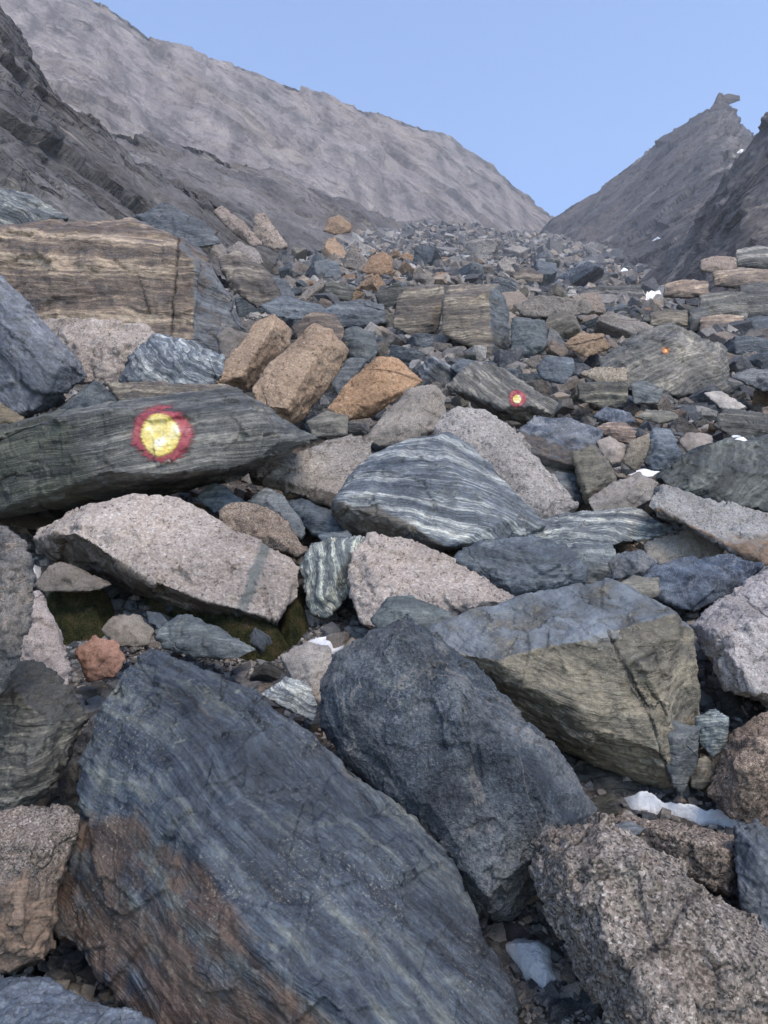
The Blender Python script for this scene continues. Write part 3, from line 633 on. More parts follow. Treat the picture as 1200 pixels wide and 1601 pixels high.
B('rock_slab', 'plain grey slab tilted behind the rough speckled brown-grey stone', 'rock', 4.0,
  [(384,785),(414,764),(442,774),(478,825),(472,846),(442,815),(402,795)], [(420,785,12)], T=60, mat='slate', tilt=.5, tint=(1.15,1.15,1.1), chops=4)
B('boulder', 'bluish smooth boulder in the hollow under the white-banded boulder', 'boulder', 4.25,
  [(446,785),(470,778),(522,800),(542,832),(492,840),(460,810)], [(490,805,16)], T=80, mat='slate', tilt=.5, tint=(.8,.95,1.1))
B('stone', 'small flat bluish stone below the smooth boulder in the hollow', 'stone', 3.95,
  [(494,836),(545,829),(552,842),(502,848)], [(525,838,6)], T=40, mat='slate', tilt=.7, tint=(.9,1,1.05), chops=3)
B('rock_slab', 'flat-topped pale granite slab with a dark underside left of the white-banded boulder', 'rock', 4.55,
  [(388,738),(440,714),(550,679),(582,690),(578,722),(545,775),(540,797),(440,764),(392,752)], [(392,742,10),(445,745,18),(540,776,20)], T=140, mat='granite', tilt=1.1, d=(.1,-.5,.9), ps=.9, tint=(1.05,1.03,1.0), stain=(.06,.05,.04), stain_dir=(-.1,-.8,-.5), stain_lim=(.4,.7))  # shade below the flat top painted into the underside colour
B('boulder', 'blue-grey gneiss boulder with wavy white bands in the centre of the picture', 'boulder', 4.05,
  [(518,782,40),(545,745,30),(580,708,30),(622,690,40),(700,674,50),(742,702,40),(800,762,20),(832,800,20),(852,822,20),(820,838),(780,834),(730,848),(695,862,20),(640,856,50),(545,840,70),(518,806,70)],
  [(522,784,20),(590,788,40),(650,828,45),(695,855,40),(700,730,55),(790,812,35),(690,682,5),(745,768,40)], T=230, mat='gneiss', tilt=.6, d=(.16,.5,.85), samp=.010, sfreq=14, chops=3, cdepth=.015, ps=1.25, amp=.45, tint=(1.25,1.27,1.24),
  stain=(.07,.055,.04), stain_dir=(-.55,-.7,-.35), stain_lim=(.55,.8))  # shade of the lower left underside painted in brown
B('boulder', 'smooth pale grey granite boulder directly behind the white-banded boulder', 'boulder', 4.5,
  [(680,665),(692,648),(716,631),(752,640),(792,660),(803,690),(824,730),(904,792),(870,830),(760,830),(690,760)], [(740,660,30),(790,720,35),(840,780,25)], T=170, mat='granite', tilt=.5, d=(.4,-.3,.8), ps=1.0, lichen=.5, tint=(.98,.99,1.02))
B('boulder', 'low smooth blue-grey boulder right below the white-banded boulder', 'boulder', 3.55,
  [(706,872),(752,846),(830,838),(882,850),(918,890),(912,912),(850,922),(802,938),(760,908),(722,885)], [(790,862,22),(870,880,25),(800,915,22)], T=120, mat='slate', tilt=.5, d=(.1,-.4,.9), tint=(.85,.95,1.02))
B('rock_slab', 'pale banded low slab between the white-banded boulder and the rusty long block', 'rock', 4.0,
  [(815,835),(850,812),(905,800),(1000,795),(1062,832),(980,850),(900,862),(850,855)], [(900,830,15),(980,825,15)], T=90, mat='gneiss', tilt=.8, tint=(1.3,1.3,1.22), d=(.08,.4,.9))
B('boulder', 'blocky dark grey boulder between the low smooth boulder and the dark navy boulder', 'boulder', 3.5,
  [(950,880),(965,866),(1002,860),(1028,880),(1010,902),(960,908)], [(985,875,14),(1000,895,14)], T=60, mat='dark', tilt=.3, tint=(1.2,1.2,1.2), chops=4)
B('boulder', 'grey boulder with a pale lichen patch right of the low smooth boulder', 'boulder', 3.75,
  [(860,868),(905,850),(960,852),(965,880),(958,915),(905,915),(870,895)], [(915,870,16)], T=80, mat='slate', tilt=.4, tint=(1.0,1.05,1.0), lichen=1.0)
B('rock_slab', 'pale striped slab lying in front of the rusty long block', 'rock', 3.95,
  [(1005,850),(1040,838),(1092,824),(1138,850),(1122,872),(1050,885),(1015,878)], [(1075,850,14)], T=70, mat='granite', tilt=.6, d=(.1,-.2,1), tint=(1,.97,.9))
B('boulder', 'dark navy-blue boulder below the rusty long block', 'boulder', 3.3,
  [(1005,905),(1022,888),(1082,874),(1142,867),(1195,885),(1150,925),(1085,958),(1030,935)], [(1070,895,22),(1120,900,22)], T=110, mat='dark', tilt=.5, tint=(.85,1.0,1.25))
B('stone', 'small olive stone in front of the dark navy-blue boulder', 'stone', 3.1,
  [(962,915),(990,900),(1030,902),(1032,930),(1000,945),(970,938)], [(1000,915,12)], T=50, mat='olive', tilt=.5, chops=4)
# --- middle right
B('boulder', 'rectangular boulder with a dark blue top and brown front right of the small trail mark', 'boulder', 5.0,
  [(810,674),(836,649,20),(890,655,20),(942,676,10),(938,702),(912,735,10),(868,738,20),(814,715,20)], [(814,674,8),(900,702,22),(905,732,15),(818,705,12)], T=150, mat='dark', tilt=.6, d=(.15,-.2,.95), tint=(1.1,1.15,1.25), chops=3, cdepth=.015, lichen=.1,
  stain=(.075,.055,.042), stain_dir=(-.3,-.9,-.1), stain_lim=(.5,.75))
B('rock_slab', 'pale brown layered slab under the rectangular blue-topped boulder', 'rock', 4.95,
  [(815,716),(870,730),(912,742),(905,755),(860,748),(818,732)], [(865,738,8)], T=90, mat='olive', tilt=.3, chops=3, d=(.2,0,1), samp=.01)
B('boulder', 'olive-brown tilted block leaning against the rectangular blue-topped boulder', 'boulder', 4.65,
  [(894,706),(930,694),(945,712),(962,738),(966,756),(918,788),(902,752)], [(930,702,10),(955,745,12),(918,770,14)], T=70, mat='olive', tilt=.25, d=(-.25,-.1,.95), samp=.012, tint=(.75,.72,.66), chops=3)
B('stone', 'pinkish rounded stone right of the olive-brown tilted block', 'stone', 4.95,
  [(932,690),(952,682),(978,696),(980,720),(955,727),(938,708)], [(958,703,12)], T=50, mat='pink', tilt=.4, chops=4)
B('stone', 'reddish-brown lens-shaped stone above the pinkish rounded stone', 'stone', 5.2,
  [(926,670),(950,660),(978,660),(996,674),(988,695),(955,688)], [(962,673,12)], T=50, mat='brown', tilt=.4, tint=(1.1,.95,.9), chops=4)
B('stone', 'upright tan-grey stone right of the pinkish rounded stone', 'stone', 4.9,
  [(972,722),(982,692),(1016,677),(1014,708),(992,738)], [(995,705,14)], T=50, mat='coarse', tilt=.3, tint=(1.1,1.1,1.0), chops=4)
B('boulder', 'upright bluish pointed boulder right of the tan-grey upright stone', 'boulder', 5.0,
  [(1004,722),(1020,668),(1045,668),(1068,710),(1045,738),(1015,735)], [(1032,695,20)], T=70, mat='slate', tilt=.25, tint=(.95,1.05,1.15), chops=4)
B('boulder', 'pale grey rounded boulder beside the small snow patch, left of the rusty long block', 'boulder', 4.35,
  [(916,782),(960,754),(1000,739),(1028,755),(1018,780),(988,802),(930,808)], [(960,775,18),(1000,760,20)], T=90, mat='granite', tilt=.5, d=(-.3,-.2,.9), tint=(.88,.86,.84), samp=.008)
B('boulder', 'grey rounded boulder in the shade under the olive-brown tilted block', 'boulder', 4.75,
  [(842,758),(870,737),(906,744),(918,790),(880,790)], [(880,762,20)], T=90, mat='slate', tilt=.4, tint=(.95,.95,.92))
B('rock_slab', 'big greenish-grey slab sloping down to the left at the right edge', 'rock', 4.55,
  [(1022,748),(1060,722),(1102,700),(1142,689),(1200,684),(1280,690),(1290,800),(1180,802),(1100,772),(1040,762)], [(1165,735,25),(1110,765,20),(1200,712,15)], T=180, mat='schist', tilt=.8, d=(-.45,-.45,.75), samp=.006, tint=(.95,1.05,1.0), ps=1.2)
B('boulder', 'long block with a pale top and rusty brown front at the right edge', 'boulder', 3.8,
  [(1010,792),(1026,762,10),(1100,782,20),(1200,806,20),(1300,835,20),(1300,895),(1190,882),(1140,862),(1060,817)], [(1014,785,8),(1100,805,14),(1200,832,14),(1150,858,16)], T=110, mat='granite', tilt=.7, d=(.2,-.2,.95), stain=(.15,.095,.06), stain_dir=(-.1,-.95,-.2), stain_lim=(.55,.8), chops=4, tint=(.9,.95,1.0))
B('boulder', 'brown-grey block at the right edge above the big greenish-grey slab', 'boulder', 5.9,
  [(1112,664),(1130,640),(1212,654),(1290,660),(1290,695),(1150,688)], [(1180,670,15)], T=120, mat='schist', tilt=.4, tint=(.8,.78,.72), d=(.1,-.2,.95))
B('rock_slab', 'bright pale grey slab facing up among darker stones left of the brown-grey block', 'rock', 6.3,
  [(1098,614),(1125,611),(1168,638),(1135,646)], [(1135,630,6)], T=50, mat='granite', tilt=1.0, tint=(1.25,1.25,1.25), chops=2)
B('stone', 'pinkish block below the bright pale grey slab', 'stone', 5.2,
  [(1060,690),(1075,675),(1115,680),(1112,702),(1080,714)], [(1090,692,10)], T=50, mat='pink', tilt=.4, chops=4)
marked2 = B('boulder', 'grey banded boulder carrying the second largest painted trail mark', 'boulder', 6.0,
  [(698,604),(740,564,20),(790,578,20),(832,610,10),(872,632),(866,650),(832,660,20),(786,656,20),(745,640,20)], [(745,590,15),(800,610,20),(835,635,20),(770,635,25)], T=130, mat='schist', tilt=.35, d=(.6,-.3,.7), samp=.012, tint=(1.5,1.42,1.32), chops=4, cdepth=.02)
B('boulder', 'grey granite boulder with a square right side, right of the leaning tan blocks', 'boulder', 5.2,
  [(566,690),(592,658,10),(640,608,20),(682,602,20),(696,620,20),(693,668,10),(650,690),(600,700)], [(672,612,8),(668,675,15),(620,660,25)], T=120, mat='granite', tilt=.45, tint=(.82,.79,.75), chops=3, cdepth=.02)
B('boulder', 'leftmost of the three leaning tan granite blocks', 'boulder', 7.0,
  [(322,606),(345,575),(402,503),(430,490),(456,515,45),(452,540,55),(402,592,45),(390,610,30)], [(425,512,12),(375,588,20),(352,590,12)], T=70, amp=.6, mat='tan', tilt=.5, d=(.5,-.4,.6), chops=2, cdepth=.025, ps=1.2)
B('boulder', 'middle and tallest of the three leaning tan granite blocks', 'boulder', 6.4,
  [(392,608),(420,570,5),(490,505,20),(518,515,35),(545,548,60),(524,592,55),(474,656,45),(455,662,30),(402,634)], [(505,540,14),(447,640,25),(430,590,22),(500,520,10)], T=90, amp=.6, mat='tan', tilt=.5, d=(.5,-.4,.6), chops=2, cdepth=.02, ps=1.2)
B('boulder', 'orange-brown rightmost of the three leaning tan granite blocks', 'boulder', 6.0,
  [(508,642),(540,600),(590,557),(622,560),(662,595),(600,627),(582,652),(540,658)], [(598,570,8),(575,635,22),(540,630,15)], T=80, amp=.6, mat='tan', tilt=.4, d=(.6,-.3,.6), tint=(1.02,.88,.74), chops=4, cdepth=.025, ps=1.2, samp=.01)
B('stone', 'small cracked brown stone in front of the leaning tan blocks', 'stone', 5.6,
  [(478,660),(510,642),(546,650),(542,682),(488,684)], [(512,660,10)], T=60, mat='olive', tilt=.2, chops=4)
B('stone', 'dark grey stone wedged between the middle and orange-brown tan blocks', 'stone', 6.6,
  [(515,600),(545,560),(575,560),(560,585),(530,622)], [(545,585,8)], T=60, mat='slate', tilt=.3, chops=4)
B('boulder', 'dark maroon-brown boulder behind the middle tan block', 'boulder', 7.6,
  [(455,512),(490,487),(525,492),(540,520),(530,545),(470,540)], [(500,508,12)], T=80, mat='brown', tilt=.3, tint=(.62,.55,.52))
B('boulder', 'smooth grey-green boulder right behind the middle tan block', 'boulder', 8.0,
  [(528,525),(550,510),(585,520),(592,552),(575,568),(540,556)], [(560,532,15)], T=70, mat='slate', tilt=.3, tint=(.9,.95,.9))
# --- left, middle distance
B('rock_outcrop', 'massive brown outcrop with pale horizontal layers at the left', 'outcrop', 9.4,
  [(-120,355,60),(80,344,60),(205,340,70),(222,366,50),(305,382,60),(335,420,80),(388,520,100),(355,590,60),(302,545),(240,540),(150,515),(50,500),(-120,500)], [(302,392,25),(303,535,30),(190,372,20),(100,430,20),(60,362,10)], T=300, mat='brown', tilt=.15, d=(.06,-.1,1), samp=.022, sfreq=13, chops=4, cdepth=.015, ps=2.0, tint=(1.0,.9,.8),
  stain=(.085,.095,.105), stain_dir=(.95,-.3,.1), stain_lim=(.5,.75), amp=.55, vein=([(279,360),(276,430),(268,470),(266,540)], 1.8, (.02,.018,.016), 6))
B('boulder', 'dark bluish-grey angular boulder at the left edge above the mark-bearing slab', 'boulder', 4.9,
  [(-120,400,30),(0,434,30),(40,480,20),(112,550,20),(140,590,30),(100,622,20),(50,657),(0,657),(-120,680)], [(98,562,25),(52,640,25),(20,520,35),(70,600,30)], T=170, mat='slate', tilt=.3, d=(.5,-.3,.6), tint=(.78,.80,.88), chops=4, ps=1.5)
B('boulder', 'pale pinkish granite boulder below the layered brown outcrop', 'boulder', 6.5,
  [(48,496),(90,508),(140,516),(166,504),(230,508),(246,526),(225,570),(200,604),(120,600),(60,560)], [(130,540,20),(190,545,25)], T=150, mat='pink', tilt=.5, amp=1.3, ps=1.4)
B('boulder', 'folded blue-grey gneiss boulder below the right corner of the layered outcrop', 'boulder', 6.1,
  [(185,595),(200,560),(242,524),(300,534),(352,555),(350,590),(312,612),(205,608)], [(245,545,18),(300,565,22),(220,585,15)], T=120, mat='gneiss', tilt=.45, d=(.5,-.4,.7), amp=1.2, tint=(.95,1.0,1.05))
B('boulder', 'rusty brown rock at the left edge under the dark bluish-grey boulder', 'boulder', 4.6,
  [(-60,620),(0,628),(38,655),(30,672),(0,694),(-60,700)], [(5,655,12)], T=80, mat='olive', tilt=.2, tint=(.9,.75,.55))
B('rock_slab', 'black shaded slab behind the left end of the mark-bearing slab', 'rock', 4.75,
  [(60,657),(110,625),(150,596),(190,622),(170,640),(90,662)], [(130,625,8)], T=80, mat='dark', tilt=.6, tint=(.75,.8,.8), chops=3)
B('boulder', 'speckled grey boulder filling the corner between the layered outcrop and the leftmost tan block', 'boulder', 7.6,
  [(338,525),(352,512),(392,522),(385,560),(360,585),(345,565)], [(362,540,12)], T=60, mat='granite', tilt=.3, tint=(.7,.68,.66))
# --- centre, middle distance
B('boulder', 'cube-like boulder with tan layers and a blue-grey right side in the middle of the slope', 'boulder', 11.3,
  [(690,470,10),(702,446,30),(780,444,30),(797,490,50),(795,545,50),(768,562),(742,545),(690,522)], [(764,455,5),(768,552,10),(694,470,2)], T=100, mat='brown', tilt=.15, d=(-.05,-.1,1), samp=.018, sfreq=9, chops=2, cdepth=.012, ps=1.5, amp=.6, tint=(.95,.95,.88), stain=(.08,.095,.105), stain_dir=(.95,-.2,.1), stain_lim=(.5,.75))
B('boulder', 'cracked layered boulder just left of the cube-like tan-layered boulder', 'boulder', 12.2,
  [(612,512),(622,460),(632,449),(696,445),(694,470),(684,520),(640,525)], [(640,460,6),(675,500,8)], T=90, mat='brown', tilt=.15, d=(-.1,-.1,1), samp=.02, sfreq=9, ps=1.5, amp=.6, tint=(.85,.85,.8), chops=3)
B('boulder', 'dark grey boulder with a flat pale right side right of the cube-like tan-layered boulder', 'boulder', 10.8,
  [(797,515),(800,495),(852,500),(857,540),(835,560),(800,558)], [(832,505,8),(830,545,12)], T=70, mat='slate', tilt=.2, tint=(.85,.9,.85), ps=2.0)
B('rock_slab', 'broad dark blue-grey slab left of the cracked layered boulder', 'rock', 13.5,
  [(498,490),(520,475),(560,470),(600,478),(604,505),(570,512),(510,512)], [(550,490,10)], T=70, mat='slate', tilt=.3, tint=(.8,.85,.9), ps=2.0)
marked3 = B('rock_outcrop', 'wide striped grey outcrop carrying the farthest tiny orange trail mark', 'outcrop', 8.7,
  [(936,560,30),(985,528,40),(1052,505,50),(1070,512,50),(1130,540,50),(1142,585,40),(1138,612,20),(1060,618),(985,612),(945,595)], [(1000,545,15),(1065,530,20),(1120,570,15),(1050,585,20)], T=150, mat='schist', tilt=.85, d=(-.38,-.3,.85), samp=.025, sfreq=9, chops=4, ps=2.6, tint=(1.6,1.5,1.35))
B('rock_slab', 'flat pale brown ledge left of the wide striped outcrop', 'rock', 8.3,
  [(905,585),(930,574),(980,575),(982,596),(940,602)], [(945,588,6)], T=50, mat='granite', tilt=.4, tint=(.9,.82,.7), ps=1.8, chops=3)
B('boulder', 'squarish brown-grey boulder under the flat pale ledge', 'boulder', 7.4,
  [(902,600),(940,598),(982,598),(980,630),(940,638),(905,625)], [(945,612,8)], T=60, mat='schist', tilt=.2, tint=(1.05,.98,.82), ps=1.8, chops=3)
B('boulder', 'pale blocky boulder right of the squarish brown-grey boulder', 'boulder', 7.6,
  [(985,600),(1005,595),(1038,608),(1030,632),(990,632)], [(1008,612,8)], T=50, mat='slate', tilt=.4, tint=(1.2,1.2,1.1), ps=1.5, chops=3)
B('boulder', 'bluish slanted boulder behind the marked banded boulder', 'boulder', 7.6,
  [(838,575),(855,555),(895,560),(900,580),(880,602),(845,592)], [(868,572,10)], T=60, mat='slate', tilt=.5, tint=(.9,1,1.08), ps=1.5)
B('boulder', 'blue-black low boulder behind the rectangular blue-topped boulder', 'boulder', 6.0,
  [(925,652),(945,636),(985,645),(995,660),(960,664)], [(958,648,8)], T=50, mat='dark', tilt=.5, tint=(1,1.1,1.3), chops=3)
B('stone', 'olive lens-shaped stone in the middle right, below the wide striped outcrop', 'stone', 6.4,
  [(992,652),(1010,640),(1055,645),(1062,655),(1030,663)], [(1025,650,6)], T=40, mat='olive', tilt=.4, chops=3)
B('boulder', 'tan boulder cluster piece standing highest at the head of the boulder field', 'boulder', 30.0,
  [(562,425),(580,400),(600,393),(615,405),(612,425),(590,432)], [(592,410,8)], T=30, mat='tan', tilt=.3, ps=4, tint=(.95,.85,.78))
B('boulder', 'upright pinkish rock fin left of the head of the boulder field', 'boulder', 19.0,
  [(392,372),(398,335),(412,332),(430,355),(452,388),(425,392)], [(412,358,8)], T=30, mat='pink', tilt=.2, ps=4, tint=(.95,.9,.86))
B('boulder', 'leaning pinkish rock fin left of the upright pinkish fin', 'boulder', 18.0,
  [(332,330),(345,320),(385,352),(412,385),(395,388),(350,352)], [(370,352,8)], T=30, mat='pink', tilt=.2, ps=4, tint=(.85,.8,.78))
B('boulder', 'light orange boulder alone on the slab foot above the boulder field', 'boulder', 48.0,
  [(505,362),(512,342),(530,337),(550,350),(548,364),(525,368)], [(528,350,8)], T=30, mat='tan', tilt=.3, ps=6, tint=(.9,.85,.8))
B('boulder', 'dark flat-topped boulder on the far scree below the notch', 'boulder', 40.0,
  [(798,432),(808,420),(835,420),(850,430),(848,442),(815,442)], [(825,430,6)], T=30, mat='brown', tilt=.3, ps=6, tint=(.75,.72,.7))
B('boulder', 'dark angular boulder with a white-streaked top edge under the near cliff at the left', 'boulder', 12.5,
  [(-60,300,20),(0,292,20),(60,310,10),(112,345),(60,358),(-60,360)], [(30,325,15)], T=90, mat='gneiss', tilt=.3, ps=3, d=(.4,-.2,.9), samp=.02, tint=(.8,.82,.8))
for (lab, Y, ol, inn, kd, tn) in [
    ('dark slab leaning on the near cliff just above the layered brown outcrop', 14.5, [(212,338),(258,318),(322,348),(348,382),(300,388),(240,368)], [(280,352,10)], 'slate', (.75,.78,.82)),
    ('brown-sided sloping slab right behind the corner of the layered brown outcrop', 11.5, [(338,402),(372,392),(424,430),(446,470),(402,482),(358,450)], [(385,425,10),(365,440,12)], 'brown', (.8,.8,.8)),
    ('dark wedge standing in the rubble right of the sloping slab', 12.5, [(400,452),(418,428),(448,440),(470,478),(430,492)], [(430,455,8)], 'slate', (.7,.72,.75)),
    ('bluish plate lying flat in the rubble above the maroon-brown boulder', 10.2, [(405,478),(440,462),(500,478),(520,492),(470,500),(425,496)], [(460,484,6)], 'slate', (1.0,1.06,1.12)),
    ('pale grey block below the two pinkish rock fins', 17.0, [(352,392),(372,376),(404,392),(412,412),(380,420)], [(380,396,8)], 'granite', (.8,.78,.78)),
    ('low dark ledge crossing the far scree below the larger snow patch', 24.0, [(900,462),(935,448),(1000,446),(1010,462),(985,474),(910,474)], [(950,462,5)], 'schist', (.75,.74,.74)),
    ('broad grey slab lying in the rubble right of the cube-like tan-layered boulder', 14.0, [(800,478),(840,462),(915,470),(935,486),(880,498),(815,494)], [(865,482,6)], 'granite', (.66,.64,.62)),
    ('tan block in the rubble left of the wide striped outcrop', 9.6, [(880,540),(905,520),(945,522),(952,545),(915,560)], [(918,538,8)], 'tan', (.75,.72,.68)),
    ('dark blue-grey block in front of the cube-like tan-layered boulder', 9.0, [(700,575),(722,560),(770,568),(778,590),(740,600)], [(742,578,8)], 'slate', (.9,.95,1.0)),
    ('flat dark slab at the right edge under the rubble below the ledge', 7.8, [(1142,590),(1170,575),(1260,580),(1270,605),(1190,612)], [(1190,592,8)], 'gneiss', (.8,.8,.82))]:
    B('boulder', lab, 'boulder', Y, ol, inn, mat=kd, tilt=.45, tint=tn, chops=4, samp=.01, ps=2.2)
# right cliff blocks
for (px, py, w, h, lab, kd, tn) in [
    (1130, 478, 74, 40, 'square grey-brown block at the left end of the layered ledge by the right edge', 'schist', (1.6,1.5,1.35)),
    (1186, 470, 60, 52, 'tall layered block of the ledge cut by the right edge', 'schist', (1.35,1.3,1.25)),
    (1128, 508, 70, 28, 'tan stained lower block of the ledge by the right edge', 'brown', (1.4,1.25,1.1)),
    (1190, 512, 56, 32, 'dark lower block of the ledge under the tall layered block', 'slate', (.7,.75,.78)),
    (1160, 435, 90, 26, 'thin pale slab capping the ledge by the right edge', 'brown', (1.35,1.25,1.15)),
    (1092, 500, 30, 34, 'narrow dark block at the foot of the ledge by the right edge', 'schist', (.9,.88,.85)),
    (1072, 452, 70, 24, 'tan slab left of the layered ledge, under the right cliff', 'brown', (1.25,1.1,1.0)),
    (1185, 402, 70, 30, 'grey block above the thin pale capping slab at the right edge', 'schist', (1.2,1.15,1.1)),
    (1122, 414, 56, 22, 'pinkish-tan block at the foot of the right cliff', 'pink', (.75,.7,.66)),
    (1045, 498, 60, 24, 'brown block between the wide striped outcrop and the layered ledge', 'olive', (1.0,.9,.82))]:
    B('rock_ledge', lab, 'rock', 13.0 + (520 - py) * .035, [(px-w/2,py-h/2+3,8),(px,py-h/2-3,10),(px+w/2,py-h/2,8),(px+w/2+2,py+h/2),(px,py+h/2+3),(px-w/2,py+h/2)], [(px-w/4,py,6),(px+w/4,py+h/4,6)], T=60, mat=kd, tilt=.2, d=(-.1,-.1,1), samp=.025, sfreq=6, ps=3, tint=tn, chops=3)
# summit block
B('rock_pinnacle', 'overhanging flat block crowning the right peak', 'rock', 236.0,
  [(1104,182),(1112,166),(1124,163),(1140,164),(1147,178),(1150,196),(1110,204)], [(1130,160,6),(1126,185,8)], T=26, mat='brown', tilt=.0, ps=30, tint=(.30,.275,.28), amp=.5, samp=.03, sfreq=6, chops=0, vox=.9,
  extra=[([(1112,168),(1119,154),(1124,144),(1130,146),(1129,168)], [(1122,156,4)], 16), ([(1124,158),(1130,149),(1138,146),(1156,150),(1157,157),(1143,162),(1126,165)], [(1138,154,4)], 20)])
MOSS = [[(72,912),(110,905),(160,918),(185,945),(165,1000),(95,1012),(65,975)],
        [(215,915),(270,925),(330,950),(380,975),(432,980),(455,1015),(420,1042),(385,1035),(330,1000),(262,968),(225,945)],
        [(436,950),(462,905),(490,918),(488,980),(455,1020),(432,995)], [(75,872),(110,855),(170,885),(165,908),(98,898)]]
SNOW = [
 ('rounded patch of old snow on the gravel in front of the dark blue-black boulder', [(786,1476),(808,1466),(845,1466),(862,1484),(864,1510),(872,1530),(852,1548),(820,1532),(800,1508)], .022, 2.0),
 ('long streak of snow above the speckled brown granite boulder at the right edge', [(970,1246),(1000,1240),(1040,1256),(1075,1258),(1100,1268),(1135,1270),(1160,1284),(1225,1296),(1225,1335),(1180,1312),(1140,1296),(1095,1290),(1040,1276),(990,1270)], .05, 2.0),
 ('speck of snow by the left edge beside the dark brown boulder', [(30,878),(55,880),(68,890),(58,912),(38,908)], .05, 2.0),
 ('thin white snow patch behind the pale grey rounded boulder', [(978,740),(1005,732),(1036,737),(1022,748),(995,750)], .02, 1.5),
 ('larger snow patch on the far scree below the right cliff', [(1000,474),(1018,461),(1032,456),(1046,451),(1042,464),(1026,471),(1010,478)], .7, .7),
 ('slanted snow patch on the far scree, right of the larger one', [(1061,462),(1073,450),(1089,442),(1088,451),(1070,463)], .7, .7),
 ('small snow fleck at the foot of the right peak, left of the larger patch', [(962,428),(972,422),(985,424),(980,430)], .7, .6),
 ('snow fleck on the lower face of the right peak', [(1016,377),(1026,371),(1035,371),(1022,376)], .4, .6),
 ('snow fleck high on the right cliff under the summit block', [(1150,240),(1156,232),(1163,233),(1157,241)], .4, .6)]
# ------------------------------------------------------------------ loose rocks in the gaps and on the slope: 10 shapes, each placed as its own object
def free_mesh(name, seed, flat, kind, res=34):
    rs = random.Random(900 + seed)
    pts = []
    for sx in (-1, 1):
        for sy in (-1, 1):
            for sz in (-1, 1):
                pts.append(np.array([sx * rs.uniform(.55, 1), sy * rs.uniform(.45, .85), sz * flat * rs.uniform(.6, 1)]))
    bm = hull_bm(pts, 4, .16, rs)
    me = remesh([bm], 2.0 / res)
    rough_up(me, 1.5, 300 + seed, .7, (rs.uniform(-.3, .3), 0, 1) if kind in BANDED else None, .014, 10)
    me.name = name; return me
FILL = []   # (kind, tint, meshes)
kinds = [('granite', (.95, .92, .9), 'pale grey granite'), ('slate', (.95, 1, 1.02), 'plain blue-grey'), ('schist', (1, 1, .92), 'striped green-grey'),
         ('pink', (.95, .9, .86), 'pinkish granite'), ('tan', (.9, .84, .78), 'tan orange'), ('gneiss', (1.1, 1.1, 1.1), 'white-banded dark'), ('olive', (.95, .9, .84), 'olive-brown'), ('dark', (1.2, 1.2, 1.25), 'blackish')]
weights = [5, 6, 4, 3.5, 2.2, 2, 3, 1.6]
for i, (kd, tn, _) in enumerate(kinds):
    for j in range(3):
        me = free_mesh('loose_rock', i * 3 + j, (.55, .75, .42)[j], kd)
        FILL.append((i, me))
def fill_mat(i, zone):
    kd, tn, _ = kinds[i]
    return rockmat(kd, (.1, -.2, 1), (1.0, 2.4, 5.0)[zone], tn, None, 40 + i, .3)
ZONES = ['among the large boulders at the bottom', 'on the middle of the boulder slope', 'far up the boulder slope below the notch']
placed = []
rs = random.Random(4)
cells = []
BB = [(min(p[0] for p in h[1]), max(p[0] for p in h[1]), min(p[1] for p in h[1]), max(p[1] for p in h[1])) for h in HEROES]
def inside(poly, x, y):
    r = False; n = len(poly)
    for i in range(n):
        (x0, y0), (x1, y1) = poly[i], poly[(i + 1) % n]
        if (y0 > y) != (y1 > y) and x < (x1 - x0) * (y - y0) / (y1 - y0) + x0: r = not r
    return r
def try_place(px, py, rpx, zone=None, i=None):
    near = [h for h, q in zip(HEROES, BB) if q[0] - rpx < px < q[1] + rpx and q[2] - rpx < py < q[3] + rpx]
    for s in SNOW:
        if max(abs(px - sum(p[0] for p in s[1]) / len(s[1])) - rpx - (max(p[0] for p in s[1]) - min(p[0] for p in s[1])) / 2, abs(py - sum(p[1] for p in s[1]) / len(s[1])) - rpx - (max(p[1] for p in s[1]) - min(p[1] for p in s[1])) / 2) < 0: return False
    for (o, poly, hy) in near:
        if inside(poly, px, py): return False
    for (qx, qy, qr) in placed:
        if (px - qx) ** 2 + ((py - qy) * 1.5) ** 2 < (.66 * (rpx + qr)) ** 2: return False
    Y = ground_Y(px, py)
    if Y is None or Y > 130: return False
    r = rpx * Y / F
    for (o, poly, hy) in near:
        if hy > Y - r:
            for a in range(8):
                if inside(poly, px + rpx * .8 * math.cos(a * .785), py + rpx * .6 * math.sin(a * .785)): return False
    z = 0 if Y < 5.5 else 1 if Y < 17 else 2
    if i is None: i = rs.choices(range(8), weights)[0]
    me = rs.choice([m for (k, m) in FILL if k == i])
    o = bpy.data.objects.new('loose_rock', me.copy() if False else me)
    x = (ray(px, py)[0]) * Y / ray(px, py)[1]
    o.location = (x, Y, G(x, Y) + r * .22)
    sc = r * rs.uniform(.85, 1.15)
    o.scale = (sc * rs.uniform(.9, 1.3), sc * rs.uniform(.8, 1.1), sc * rs.uniform(.85, 1.15))
    o.rotation_euler = (rs.gauss(R(14), .35), rs.gauss(0, .35), rs.uniform(0, 6.28))
    if not me.materials: me.materials.append(fill_mat(i, z))
    o.material_slots[0].link = 'OBJECT'; o.material_slots[0].material = fill_mat(i, z)
    link(o, f'{kinds[i][2]} loose rock lying {ZONES[z]}', 'loose rock', f'{kinds[i][2]} loose rocks {ZONES[z]}')
    placed.append((px, py, rpx)); return True
NF = 0
def scatter(n, x0, x1, y0, y1, r0, r1, i=None, tries=14000):
    global NF
    k = 0
    for _ in range(tries):
        if k >= n: break
        px, py = rs.uniform(x0, x1), rs.uniform(y0, y1)
        if try_place(px, py, r0 * (r1 / r0) ** rs.random() ** 1.4, i=i): k += 1
    NF += k
scatter(12, 540, 700, 396, 445, 12, 22, i=4)
